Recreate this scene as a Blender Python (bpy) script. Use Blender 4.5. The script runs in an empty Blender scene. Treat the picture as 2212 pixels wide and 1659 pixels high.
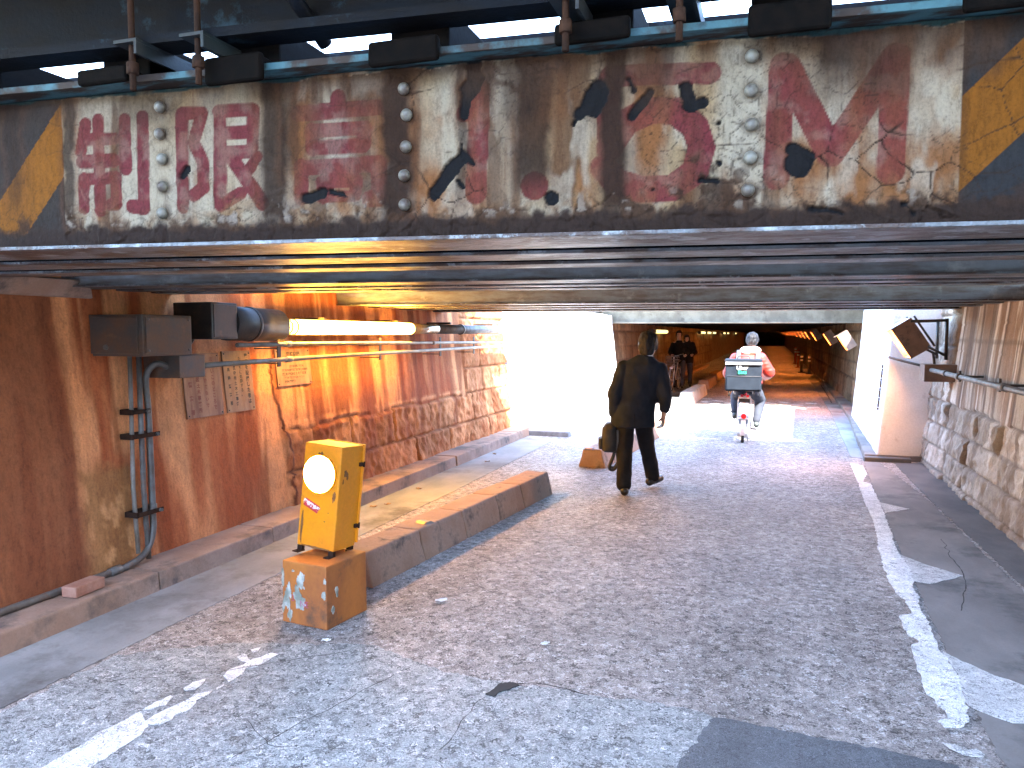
import bpy, bmesh, math, random
import numpy as np
from mathutils import Vector, Matrix, Euler
random.seed(7)
R = math.radians
sc = bpy.context.scene
COL = sc.collection

# ------------------------------------------------------------------ camera
EYE = 1.58
cam_d = bpy.data.cameras.new('camera'); cam = bpy.data.objects.new('camera', cam_d); COL.objects.link(cam)
cam_d.sensor_width = 36.0; cam_d.lens = 36.0 * 1670 / 2212
cam_d.clip_start = 0.05; cam_d.clip_end = 1500
cam.location = (0, 0, EYE)
cam.rotation_euler = (R(90 - 3.683), 0, R(18.502))
sc.camera = cam

# ------------------------------------------------------------------ sky, sun, exposure
SUN_TRAVEL = Vector((-0.50, 0.80, -1.0)).normalized()        # from behind the right shoulder
w = bpy.data.worlds.new('World'); sc.world = w; w.use_nodes = True
wn = w.node_tree.nodes; wl = w.node_tree.links
sky = wn.new('ShaderNodeTexSky'); sky.sky_type = 'NISHITA'; sky.sun_disc = False
sky.sun_elevation = math.asin(-SUN_TRAVEL.z); sky.sun_rotation = math.atan2(-SUN_TRAVEL.x, -SUN_TRAVEL.y)
sky.air_density = 1.0; sky.dust_density = 0.4; sky.ozone_density = 1.2
wn['Background'].inputs['Strength'].default_value = 0.15
wl.new(sky.outputs[0], wn['Background'].inputs['Color'])
sun_d = bpy.data.lights.new('sun', 'SUN'); sun_d.energy = 2.2; sun_d.angle = R(0.5); sun_d.color = (1.0, 0.94, 0.86)
sun = bpy.data.objects.new('sun', sun_d); COL.objects.link(sun)
sun.rotation_euler = SUN_TRAVEL.to_track_quat('-Z', 'Y').to_euler()
sc.view_settings.view_transform = 'Standard'; sc.view_settings.look = 'None'
sc.view_settings.exposure = 4.7; sc.view_settings.gamma = 1.0
sc.render.engine = 'CYCLES'
sc.cycles.use_denoising = True
sc.cycles.max_bounces = 8; sc.cycles.diffuse_bounces = 4; sc.cycles.glossy_bounces = 3
sc.cycles.sample_clamp_indirect = 8.0

# ------------------------------------------------------------------ helpers
def tag(o, label=None, cat=None, group=None, kind=None):
    if label: o['label'] = label
    if cat: o['category'] = cat
    if group: o['group'] = group
    if kind: o['kind'] = kind
    return o

def empty(name, loc=(0, 0, 0), rz=0.0, rot=None, label=None, cat=None, group=None):
    o = bpy.data.objects.new(name, None); COL.objects.link(o)
    o.location = loc; o.rotation_euler = rot if rot else (0, 0, rz); o.empty_display_size = 0.1
    return tag(o, label, cat, group)

def link(name, me, parent=None):
    o = bpy.data.objects.new(name, me); COL.objects.link(o)
    if parent: o.parent = parent
    return o

def copy_tree(o, parent=None):
    c = o.copy(); COL.objects.link(c)
    if parent: c.parent = parent
    for ch in list(o.children): copy_tree(ch, c)
    return c

class MB:
    """collects shapes; build() links them as one mesh object"""
    def __init__(self, org=(0, 0, 0)):
        self.v = []; self.f = []; self.m = []; self.s = []; self.org = Vector(org); self.cur = 0; self.sm = False
    def add(self, vs, fs):
        n = len(self.v); self.v += [Vector(p) for p in vs]
        for f in fs: self.f.append([i + n for i in f]); self.m.append(self.cur); self.s.append(self.sm)
    def box(self, lo, hi, M=None):
        x0, y0, z0 = lo; x1, y1, z1 = hi
        vs = [Vector(p) for p in ((x0, y0, z0), (x1, y0, z0), (x1, y1, z0), (x0, y1, z0), (x0, y0, z1), (x1, y0, z1), (x1, y1, z1), (x0, y1, z1))]
        if M: vs = [M @ p for p in vs]
        self.add(vs, [(0, 3, 2, 1), (4, 5, 6, 7), (0, 1, 5, 4), (1, 2, 6, 5), (2, 3, 7, 6), (3, 0, 4, 7)]); return self
    def cbox(self, c, s, M=None):
        a = [c[i] - s[i] / 2 for i in range(3)]; b = [c[i] + s[i] / 2 for i in range(3)]; return self.box(a, b, M)
    def hexa(self, pts):
        self.add(pts, [(0, 3, 2, 1), (4, 5, 6, 7), (0, 1, 5, 4), (1, 2, 6, 5), (2, 3, 7, 6), (3, 0, 4, 7)]); return self
    def tube(self, path, r, n=12, caps=True, closed=False):
        path = [Vector(p) for p in path]; rs = r if isinstance(r, (list, tuple)) else [r] * len(path)
        vs = []; N = len(path); up = None
        for i, p in enumerate(path):
            a = path[i - 1] if (i > 0 or closed) else p; b = path[(i + 1) % N] if (i < N - 1 or closed) else p
            t = (b - a).normalized()
            if up is None:
                up = Vector((0, 0, 1)) if abs(t.z) < 0.9 else Vector((1, 0, 0))
            x = t.cross(up).normalized(); y = x.cross(t).normalized(); up = y
            for k in range(n):
                q = 2 * math.pi * k / n; vs.append(p + (x * math.cos(q) + y * math.sin(q)) * rs[i])
        fs = []
        for i in range(N if closed else N - 1):
            j = (i + 1) % N
            for k in range(n): fs.append((i * n + k, i * n + (k + 1) % n, j * n + (k + 1) % n, j * n + k))
        if caps and not closed: fs.append(tuple(range(n - 1, -1, -1))); fs.append(tuple((N - 1) * n + k for k in range(n)))
        s0 = self.sm; self.sm = True; self.add(vs, fs); self.sm = s0
        if caps and not closed: self.s[-1] = self.s[-2] = False
        return self
    def ell(self, c, r, n=16, m=10, M=None):
        vs = []; c = Vector(c)
        for i in range(m + 1):
            th = math.pi * i / m
            for k in range(n):
                ph = 2 * math.pi * k / n
                q = Vector((r[0] * math.sin(th) * math.cos(ph), r[1] * math.sin(th) * math.sin(ph), r[2] * math.cos(th)))
                vs.append(c + (M @ q if M else q))
        fs = []
        for i in range(m):
            for k in range(n): fs.append((i * n + k, (i + 1) * n + k, (i + 1) * n + (k + 1) % n, i * n + (k + 1) % n))
        s0 = self.sm; self.sm = True; self.add(vs, fs); self.sm = s0; return self
    def caps(self, p0, r0, p1, r1, n=14):
        p0 = Vector(p0); p1 = Vector(p1); d = p1 - p0; L = max(d.length, 1e-4); t = d / L
        path = []; rs = []
        for a in range(0, 90, 18): q = R(90 - a); path.append(p0 - t * r0 * math.sin(q)); rs.append(max(r0 * math.cos(q), 1e-4))
        path.append(p0); rs.append(r0); path.append(p1); rs.append(r1)
        for a in range(18, 91, 18): q = R(a); path.append(p1 + t * r1 * math.sin(q)); rs.append(max(r1 * math.cos(q), 1e-4))
        return self.tube(path, rs, n)
    def loft(self, rings, n=24, pw=2.0):
        """rings of (x, y, z, rx, ry): stacked superellipses"""
        vs = []
        for (cx, cy, cz, rx, ry) in rings:
            for k in range(n):
                q = 2 * math.pi * k / n; c, s = math.cos(q), math.sin(q)
                vs.append((cx + rx * math.copysign(abs(c) ** (2 / pw), c), cy + ry * math.copysign(abs(s) ** (2 / pw), s), cz))
        fs = []
        N = len(rings)
        for i in range(N - 1):
            for k in range(n): fs.append((i * n + k, i * n + (k + 1) % n, (i + 1) * n + (k + 1) % n, (i + 1) * n + k))
        fs.append(tuple(range(n - 1, -1, -1))); fs.append(tuple((N - 1) * n + k for k in range(n)))
        s0 = self.sm; self.sm = True; self.add(vs, fs); self.sm = s0; return self
    def prism(self, poly, z0, z1, M=None):
        """2-D polygon (counter-clockwise) pulled from z0 to z1"""
        n = len(poly); vs = [Vector((p[0], p[1], z0)) for p in poly] + [Vector((p[0], p[1], z1)) for p in poly]
        if M: vs = [M @ p for p in vs]
        self.add(vs, [tuple(range(n - 1, -1, -1)), tuple(range(n, 2 * n))] + [(i, (i + 1) % n, n + (i + 1) % n, n + i) for i in range(n)]); return self
    def mesh(self, name):
        me = bpy.data.meshes.new(name)
        me.from_pydata([tuple(p - self.org) for p in self.v], [], self.f)
        me.polygons.foreach_set('material_index', self.m); me.polygons.foreach_set('use_smooth', self.s); me.update(); return me
    def build(self, name, mats, parent=None, bevel=0.0, seg=2):
        me = self.mesh(name)
        for m in (mats if isinstance(mats, (list, tuple)) else [mats]): me.materials.append(m)
        if bevel:
            bm = bmesh.new(); bm.from_mesh(me)
            es = [e for e in bm.edges if len(e.link_faces) == 2 and e.calc_face_angle(0) > R(35)]
            bmesh.ops.bevel(bm, geom=es, offset=bevel, segments=seg, profile=0.6, affect='EDGES', clamp_overlap=True)
            bm.to_mesh(me); bm.free()
        return link(name, me, parent)

def evaluated(o):
    dg = bpy.context.evaluated_depsgraph_get(); dg.update()
    me = bpy.data.meshes.new_from_object(o.evaluated_get(dg), depsgraph=dg)
    return me

def fuse(mb, name, mat, parent, voxel=0.012, smooth=6, folds=0.0, fscale=9.0, stretch=(1, 1, 1), seed=0):
    """melts overlapping shapes into ONE continuous surface"""
    me = mb.mesh(name + '_src'); o = link(name + '_src', me)
    m = o.modifiers.new('r', 'REMESH'); m.mode = 'VOXEL'; m.voxel_size = voxel; m.use_smooth_shade = True
    if smooth: s = o.modifiers.new('s', 'SMOOTH'); s.factor = 0.5; s.iterations = smooth
    out = evaluated(o); bpy.data.objects.remove(o); out.name = name
    if folds:
        n = len(out.vertices); co = np.empty(n * 3); out.vertices.foreach_get('co', co); co = co.reshape(-1, 3)
        nr = np.empty(n * 3); out.vertices.foreach_get('normal', nr); nr = nr.reshape(-1, 3)
        q = co * np.array(stretch) * fscale + seed
        d = fbm3(q, 3) - 0.5
        co += nr * (d * folds * 2)[:, None]; out.vertices.foreach_set('co', co.ravel()); out.update()
    out.materials.clear(); out.materials.append(mat)
    out.polygons.foreach_set('use_smooth', [True] * len(out.polygons))
    return link(name, out, parent)

# numpy noise ------------------------------------------------------------
def _h(ix, iy, iz=0, seed=0):
    n = (ix.astype(np.int64) * 374761393 + iy.astype(np.int64) * 668265263 + np.int64(seed) * 974711 + (iz.astype(np.int64) if hasattr(iz, 'astype') else np.int64(iz)) * 2147483647) & 0xFFFFFFFF
    n = ((n ^ (n >> 13)) * 1274126177) & 0xFFFFFFFF
    n = ((n ^ (n >> 16)) * 2246822519) & 0xFFFFFFFF
    return ((n ^ (n >> 15)) & 0xFFFFFF) / float(0xFFFFFF)
def vn(x, y, seed=0):
    x = np.asarray(x, float); y = np.asarray(y, float)
    ix = np.floor(x); iy = np.floor(y); fx = x - ix; fy = y - iy
    fx = fx * fx * (3 - 2 * fx); fy = fy * fy * (3 - 2 * fy)
    a = _h(ix, iy, 0, seed); b = _h(ix + 1, iy, 0, seed); c = _h(ix, iy + 1, 0, seed); d = _h(ix + 1, iy + 1, 0, seed)
    return (a * (1 - fx) + b * fx) * (1 - fy) + (c * (1 - fx) + d * fx) * fy
def fbm(x, y, o=4, seed=0, g=0.5):
    t = 0; a = 1; s = 0
    for i in range(o):
        t = t + a * vn(x * 2 ** i + i * 17.3, y * 2 ** i + i * 9.1, seed + i); s += a; a *= g
    return t / s
def vn3(p, seed=0):
    i = np.floor(p); f = p - i; f = f * f * (3 - 2 * f); r = 0
    for dx in (0, 1):
        for dy in (0, 1):
            for dz in (0, 1):
                wgt = (f[:, 0] if dx else 1 - f[:, 0]) * (f[:, 1] if dy else 1 - f[:, 1]) * (f[:, 2] if dz else 1 - f[:, 2])
                r = r + wgt * _h(i[:, 0] + dx, i[:, 1] + dy, i[:, 2] + dz, seed)
    return r
def fbm3(p, o=3, seed=0):
    t = 0; a = 1; s = 0
    for i in range(o): t = t + a * vn3(p * 2 ** i + i * 7.7, seed + i); s += a; a *= 0.5
    return t / s
def worley(x, y, seed=0):
    """distance to the border between cells, and a random number per cell"""
    ix = np.floor(x); iy = np.floor(y); f1 = np.full(x.shape, 9.0); f2 = np.full(x.shape, 9.0); cid = np.zeros(x.shape)
    for dx in (-1, 0, 1):
        for dy in (-1, 0, 1):
            px = ix + dx + _h(ix + dx, iy + dy, 1, seed); py = iy + dy + _h(ix + dx, iy + dy, 2, seed)
            d = np.hypot(px - x, py - y); r = _h(ix + dx, iy + dy, 3, seed)
            n1 = d < f1; f2 = np.where(n1, f1, np.minimum(f2, d)); cid = np.where(n1, r, cid); f1 = np.where(n1, d, f1)
    return f2 - f1, cid
def sst(a, b, x): t = np.clip((x - a) / (b - a), 0, 1); return t * t * (3 - 2 * t)
def mixc(a, b, t): return a * (1 - t[..., None]) + np.asarray(b) * t[..., None]
def segd(x, y, segs):
    d = np.full(x.shape, 9.0)
    for (x0, y0, x1, y1, r) in segs:
        dx, dy = x1 - x0, y1 - y0; L = dx * dx + dy * dy + 1e-12
        t = np.clip(((x - x0) * dx + (y - y0) * dy) / L, 0, 1)
        d = np.minimum(d, np.hypot(x - x0 - t * dx, y - y0 - t * dy) - r)
    return d

def grid_mesh(name, P, cols=None, mat=None, parent=None, flip=False, org=(0, 0, 0)):
    """P: (rows, cols, 3) points -> one smooth sheet, colours as the surface's own pigment"""
    r, c = P.shape[:2]; me = bpy.data.meshes.new(name)
    idx = np.arange(r * c).reshape(r, c)
    q = np.stack([idx[:-1, :-1], idx[:-1, 1:], idx[1:, 1:], idx[1:, :-1]], -1).reshape(-1, 4)
    if flip: q = q[:, ::-1]
    me.from_pydata((P.reshape(-1, 3) - np.array(org)).tolist(), [], q.tolist())
    me.polygons.foreach_set('use_smooth', [True] * len(me.polygons))
    if cols is not None:
        at = me.color_attributes.new('Pigment', 'FLOAT_COLOR', 'POINT')
        rgba = np.ones((r * c, 4)); rgba[:, :3] = cols.reshape(-1, 3); at.data.foreach_set('color', rgba.ravel())
    if mat: me.materials.append(mat)
    me.update(); return link(name, me, parent)

# ------------------------------------------------------------------ materials
class NT:
    def __init__(self, name):
        self.mat = bpy.data.materials.new(name); self.mat.use_nodes = True
        self.n = self.mat.node_tree.nodes; self.l = self.mat.node_tree.links; self.b = self.n['Principled BSDF']
    def new(self, t, **kw):
        o = self.n.new('ShaderNode' + t)
        for k, v in kw.items():
            if hasattr(o, k) and k not in o.inputs: setattr(o, k, v)
            else: self.put(o.inputs[k], v)
        return o
    def put(self, sock, v):
        if isinstance(v, bpy.types.NodeSocket): self.l.new(v, sock)
        elif isinstance(v, bpy.types.Node): self.l.new(v.outputs[0], sock)
        else: sock.default_value = v
    def pos(self, scale=(1, 1, 1), obj=False):
        if obj: s = self.new('TexCoord').outputs['Object']
        else: s = self.new('NewGeometry').outputs['Position']
        m = self.new('Mapping'); self.put(m.inputs['Vector'], s); m.inputs['Scale'].default_value = scale; return m.outputs[0]
    def noise(self, vec, scale, detail=4, rough=0.55):
        return self.new('TexNoise', Vector=vec, Scale=scale, Detail=detail, Roughness=rough).outputs[0]
    def ramp(self, fac, stops):
        r = self.new('ValToRGB'); self.put(r.inputs[0], fac); e = r.color_ramp.elements
        while len(e) < len(stops): e.new(0.5)
        for i, (p, c) in enumerate(stops): e[i].position = p; e[i].color = (*c, 1) if len(c) == 3 else c
        return r.outputs[0]
    def mix(self, fac, a, b, mode='MIX'):
        m = self.new('Mix'); m.data_type = 'RGBA'; m.blend_type = mode
        self.put(m.inputs[0], fac); self.put(m.inputs[6], a if not isinstance(a, tuple) else (*a[:3], 1)); self.put(m.inputs[7], b if not isinstance(b, tuple) else (*b[:3], 1))
        return m.outputs[2]
    def math(self, op, a, b=0.0):
        m = self.new('Math'); m.operation = op; self.put(m.inputs[0], a); self.put(m.inputs[1], b); return m.outputs[0]
    def bump(self, h, strength=0.3, dist=0.01):
        b = self.new('Bump'); b.inputs['Strength'].default_value = strength; b.inputs['Distance'].default_value = dist
        self.put(b.inputs['Height'], h); self.put(self.b.inputs['Normal'], b.outputs[0])
    def fin(self, col=None, rough=None, metal=None, spec=None):
        if col is not None: self.put(self.b.inputs['Base Color'], col if not isinstance(col, tuple) else (*col[:3], 1))
        if rough is not None: self.put(self.b.inputs['Roughness'], rough)
        if metal is not None: self.b.inputs['Metallic'].default_value = metal
        if spec is not None: self.b.inputs['Specular IOR Level'].default_value = spec
        return self.mat

def worn(name, c1, c2, scale=6, stretch=(1, 1, 1), lo=0.4, hi=0.62, rough=0.7, metal=0.0, bump=0.25, bscale=60, bdist=0.004, c3=None, s3=3, t3=(0.6, 0.68), obj=False, spec=None):
    t = NT(name); p = t.pos(stretch, obj); q = t.pos((1, 1, 1), obj)
    f = t.noise(p, scale, 6, 0.6)
    col = t.mix(t.ramp(f, [(lo, (0, 0, 0)), (hi, (1, 1, 1))]), c1, c2)
    if c3: col = t.mix(t.ramp(t.noise(q, s3, 8, 0.7), [(t3[0], (0, 0, 0)), (t3[1], (1, 1, 1))]), col, c3)
    fine = t.noise(q, bscale, 4, 0.7)
    col = t.mix(0.35, col, t.ramp(fine, [(0.3, (0.55, 0.55, 0.55)), (0.7, (1, 1, 1))]), 'MULTIPLY')
    if bump: t.bump(fine, bump, bdist)
    return t.fin(col, t.ramp(f, [(0.3, (rough - 0.08,) * 3), (0.7, (min(1, rough + 0.1),) * 3)]), metal, spec)

def plain(name, c, rough=0.5, metal=0.0, emit=None, power=0.0):
    t = NT(name)
    f = t.noise(t.pos(), 23, 4)
    col = t.mix(t.ramp(f, [(0.35, (0, 0, 0)), (0.7, (1, 1, 1))]), c, tuple(k * 0.8 for k in c))
    if emit: t.b.inputs['Emission Color'].default_value = (*emit, 1); t.b.inputs['Emission Strength'].default_value = power
    return t.fin(col, rough, metal)

def pigment(name, rough=0.8, fine=80, amt=0.35, bump=0.35, bdist=0.006, bs2=14, spec=0.3):
    t = NT(name); a = t.new('Attribute'); a.attribute_name = 'Pigment'
    q = t.pos(); n1 = t.noise(q, fine, 5, 0.7); n2 = t.noise(q, bs2, 5, 0.6)
    n3 = t.noise(t.pos((1, 1, 0.35)), fine * 0.5, 6, 0.72)
    col = t.mix(amt, a.outputs['Color'], t.ramp(n1, [(0.28, (0.45, 0.43, 0.42)), (0.5, (0.95, 0.95, 0.95)), (0.75, (1.25, 1.22, 1.18))]), 'MULTIPLY')
    col = t.mix(amt, col, t.ramp(n3, [(0.34, (0.5, 0.46, 0.44)), (0.5, (1, 1, 1)), (0.68, (1.3, 1.27, 1.22))]), 'MULTIPLY')
    h = t.math('ADD', t.math('MULTIPLY', n1, 0.5), n2)
    t.bump(h, bump, bdist); return t.fin(col, rough, 0, spec)

def text_mesh(body, size, bold=0.0, align='CENTER', spacing=1.0, line=1.0):
    c = bpy.data.curves.new('txt', 'FONT'); c.body = body; c.size = size; c.align_x = align; c.align_y = 'CENTER'
    c.offset = bold; c.space_character = spacing; c.space_line = line; c.resolution_u = 3
    o = bpy.data.objects.new('txt', c); COL.objects.link(o); me = evaluated(o); bpy.data.objects.remove(o); return me
def lettering(name, items, M, mat, parent):
    """items: (text, x, y, size, bold, align) laid on one flat sheet; M carries the sheet to its surface"""
    vs = []; fs = []
    for it in items:
        body, x, y, size, bold, align = it[:6]
        me = text_mesh(body, size, bold, align, it[6] if len(it) > 6 else 1.0); n = len(vs)
        vs += [M @ Vector((v.co.x + x, v.co.y + y, 0)) for v in me.vertices]
        fs += [[i + n for i in p.vertices] for p in me.polygons]; bpy.data.meshes.remove(me)
    me = bpy.data.meshes.new(name); me.from_pydata([tuple(v) for v in vs], [], fs); me.materials.append(mat); me.update()
    return link(name, me, parent)
# ------------------------------------------------------------------ measured outlines (metres)
RED=[(-2.236,2.295,-2.257,2.206,0.0197),(-2.243,2.245,-2.124,2.24,0.0186),(-2.255,2.17,-2.128,2.169,0.0203),(-2.186,2.307,-2.187,2.003,0.0197),(-2.247,2.111,-2.252,2.015,0.0199),(-2.247,2.111,-2.125,2.113,0.0177),(-2.123,2.112,-2.125,2.023,0.0192),(-2.125,2.023,-2.146,2.021,0.0193),(-2.084,2.3,-2.086,2.141,0.0207),(-2.016,2.307,-2.021,2.006,0.0199),(-2.021,2.006,-2.066,2.013,0.0208),(-1.87,2.308,-1.872,2.005,0.0203),(-1.87,2.311,-1.796,2.309,0.0178),(-1.797,2.306,-1.828,2.215,0.0194),(-1.828,2.215,-1.798,2.15,0.0194),(-1.798,2.15,-1.795,2.067,0.0195),(-1.795,2.067,-1.832,2.042,0.0195),(-1.737,2.31,-1.615,2.309,0.019),(-1.612,2.306,-1.616,2.19,0.0196),(-1.734,2.24,-1.617,2.24,0.0191),(-1.732,2.175,-1.632,2.175,0.0191),(-1.732,2.304,-1.737,2.007,0.0206),(-1.737,2.007,-1.665,2.043,0.0187),(-1.699,2.166,-1.586,2.008,0.0217),(-1.601,2.159,-1.644,2.098,0.0165),(-1.318,2.328,-1.318,2.308,0.0239),(-1.456,2.287,-1.189,2.291,0.0229),(-1.409,2.23,-1.232,2.23,0.0198),(-1.228,2.228,-1.234,2.182,0.0227),(-1.406,2.176,-1.239,2.176,0.0218),(-1.409,2.23,-1.406,2.175,0.0226),(-1.448,2.116,-1.184,2.117,0.0224),(-1.446,2.118,-1.448,2.021,0.0228),(-1.183,2.118,-1.185,2.009,0.0237),(-1.185,2.009,-1.218,2.008,0.0238),(-1.376,2.068,-1.26,2.068,0.0186),(-1.376,2.068,-1.374,2.019,0.0188),(-1.257,2.068,-1.264,2.03,0.0185),(-1.374,2.02,-1.264,2.019,0.0154),(-0.859,2.325,-0.872,2.013,0.0301),(-0.859,2.325,-0.907,2.255,0.0235),(-0.69,2.029,-0.69,2.029,0.0393),(-0.464,2.34,-0.182,2.33,0.0283),(-0.468,2.336,-0.474,2.168,0.0276),(-0.467,2.132,-0.418,2.205,0.0365),(-0.418,2.205,-0.348,2.232,0.0362),(-0.348,2.232,-0.279,2.228,0.0358),(-0.279,2.228,-0.222,2.181,0.0355),(-0.222,2.181,-0.202,2.119,0.0354),(-0.202,2.119,-0.22,2.051,0.0355),(-0.22,2.051,-0.285,2.007,0.0358),(-0.285,2.007,-0.372,2.006,0.0362),(-0.372,2.006,-0.443,2.029,0.0366),(-0.443,2.029,-0.484,2.075,0.0368),(0.015,2.337,0.004,2.026,0.0328),(0.026,2.334,0.146,2.087,0.0351),(0.148,2.085,0.308,2.339,0.0344),(0.31,2.341,0.304,2.032,0.0341)]
HOLES=[(-0.88,2.39,-0.881,2.34,0.0257),(-0.869,2.357,-0.893,2.327,0.0281),(-0.893,2.327,-0.91,2.25,0.0141),(-0.913,2.117,-0.952,2.086,0.0219),(-0.952,2.086,-1.006,2.018,0.0192),(-0.908,2.13,-0.881,2.101,0.0104),(-0.927,2.052,-0.911,2.033,0.0057),(-0.917,2.163,-0.917,2.131,0.0047),(-0.501,2.302,-0.521,2.255,0.0322),(-0.521,2.255,-0.553,2.235,0.0202),(-0.562,2.226,-0.573,2.204,0.0063),(-0.25,2.291,-0.24,2.252,0.0216),(-0.232,2.242,-0.202,2.245,0.0181),(-0.349,2.284,-0.401,2.222,0.0123),(-0.411,2.327,-0.397,2.296,0.0062),(-0.639,1.989,-0.639,1.989,0.0221),(-0.203,2.028,-0.156,2.022,0.0061),(-0.154,2.186,-0.154,2.186,0.0051),(-0.153,2.074,-0.153,2.074,0.0086),(-0.337,2.007,-0.337,2.007,0.0053),(0.059,2.063,0.059,2.063,0.0386),(0.043,2.103,0.087,2.078,0.0204),(0.099,1.934,0.148,1.928,0.0091),(0.148,1.928,0.183,1.918,0.009),(0.345,1.94,0.367,1.912,0.007),(-1.438,2.016,-1.377,2.03,0.0169),(-1.347,2.033,-1.28,2.015,0.0058),(-1.85,2.127,-1.871,2.107,0.0111),(-1.871,2.107,-1.903,2.087,0.0039)]
RIVETS=[(-1.944,2.334),(-1.947,2.247),(-1.941,2.164),(-1.942,2.073),(-1.946,1.985),(-1.097,2.34),(-1.089,2.26),(-1.092,2.163),(-1.098,2.075),(-1.098,1.985),(-0.068,2.366),(-0.068,2.271),(-0.065,2.176),(-0.067,2.083),(-0.072,1.992)]
LINE_R=[(0.947,10.223),(0.924,9.499),(0.912,9.051),(0.903,8.756),(0.864,7.835),(0.848,7.096),(0.806,6.415),(0.78,6.231),(0.771,5.956),(0.752,5.654),(0.753,5.518),(0.742,5.301),(0.761,5.072),(0.789,4.937),(0.789,4.767),(0.715,4.71),(0.708,4.521),(0.717,4.395),(0.75,4.337),(0.704,4.281),(0.692,4.087),(0.687,3.901),(0.675,3.729),(0.703,3.622),(0.728,3.539),(0.725,3.502),(0.676,3.451),(0.691,3.397),(0.759,3.42),(0.791,3.49),(0.816,3.622),(0.834,3.782),(0.854,4.002),(0.831,4.258),(0.833,4.42),(0.845,4.628),(0.838,4.884),(0.875,5.11),(0.869,5.282),(0.907,5.525),(0.916,5.903),(0.899,6.051),(0.903,6.272),(0.944,6.777),(0.974,7.366),(0.997,7.879),(1.016,8.574),(1.029,8.855),(0.961,8.948),(1.057,9.477),(1.073,10.039)]
F1=[(1.0,7.88),(1.217,7.675),(0.985,7.425)]
F2=[(0.902,6.042),(1.03,5.842),(1.221,5.63),(0.987,5.382),(0.892,5.413),(0.917,5.893)]
F3=[(0.833,4.246),(0.907,4.135),(1.011,4.009),(1.11,3.936),(1.17,3.875),(1.083,3.57),(0.96,3.529),(0.874,3.587),(0.823,3.643),(0.853,3.979)]
F4=[(0.662,3.261),(0.7,3.266),(0.726,3.23),(0.773,3.26),(0.791,3.222),(0.785,3.199),(0.72,3.199),(0.672,3.227)]
L0=[(-2.481,2.045),(-2.479,2.124),(-2.477,2.209),(-2.489,2.32),(-2.473,2.393),(-2.467,2.48),(-2.412,2.441),(-2.347,2.394),(-2.317,2.326),(-2.317,2.238),(-2.318,2.178),(-2.313,2.101),(-2.315,2.013),(-2.494,1.953)]
L1=[(-2.386,2.422),(-2.389,2.478),(-2.381,2.524),(-2.376,2.555),(-2.364,2.589),(-2.352,2.624),(-2.363,2.675),(-2.308,2.734),(-2.302,2.695),(-2.313,2.637),(-2.285,2.585),(-2.29,2.525),(-2.312,2.503),(-2.296,2.466),(-2.31,2.42),(-2.347,2.408)]
L2=[(-2.471,2.494),(-2.469,2.554),(-2.451,2.638),(-2.433,2.628),(-2.412,2.558),(-2.443,2.518)]
L3=[(-2.442,2.705),(-2.453,2.769),(-2.426,2.821),(-2.401,2.786),(-2.395,2.713),(-2.426,2.698)]
L4=[(-2.316,2.764),(-2.31,2.799),(-2.293,2.788),(-2.3,2.749)]
L5=[(-2.365,2.868),(-2.382,2.934),(-2.359,2.998),(-2.361,3.036),(-2.409,3.039),(-2.441,3.067),(-2.433,3.106),(-2.358,3.056),(-2.329,3.105),(-2.313,3.16),(-2.271,3.154),(-2.276,3.083),(-2.282,3.005),(-2.322,2.973),(-2.291,2.91),(-2.299,2.829)]
L6=[(-2.437,3.16),(-2.407,3.198),(-2.386,3.157),(-2.41,3.138)]
PATCH_DARK=[(-0.192,3.194),(-0.077,3.195),(0.087,3.169),(0.321,3.154),(0.54,3.132),(0.679,3.118),(0.729,3.034),(-0.287,2.694),(-0.29,2.793),(-0.234,3.036)]
PATCH_LIGHT=[(-0.905,3.24),(-0.818,3.247),(-0.613,3.231),(-0.432,3.25),(-0.232,3.218),(-0.192,3.194),(-0.234,3.036),(-0.29,2.793),(-0.308,2.687)]
DASH=[[(-1.573,19.468),(-1.343,19.422)],[(-1.524,18.542),(-1.361,18.529)],[(-1.295,19.008),(-1.046,18.814)],[(-1.292,18.074),(-1.036,17.888)],[(-0.987,19.228),(-0.868,19.221)],[(-0.983,18.327),(-0.818,18.339)],[(-0.096,18.688),(0.144,18.555)],[(-0.09,17.763),(0.147,17.591)],[(0.2,19.074),(0.43,18.821)],[(0.2,18.098),(0.435,17.899)],[(0.487,18.357),(0.709,18.309)],[(0.497,17.482),(0.737,17.361)],[(0.781,18.874),(1.017,18.868)],[(0.775,17.897),(1.014,17.881)]]
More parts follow.
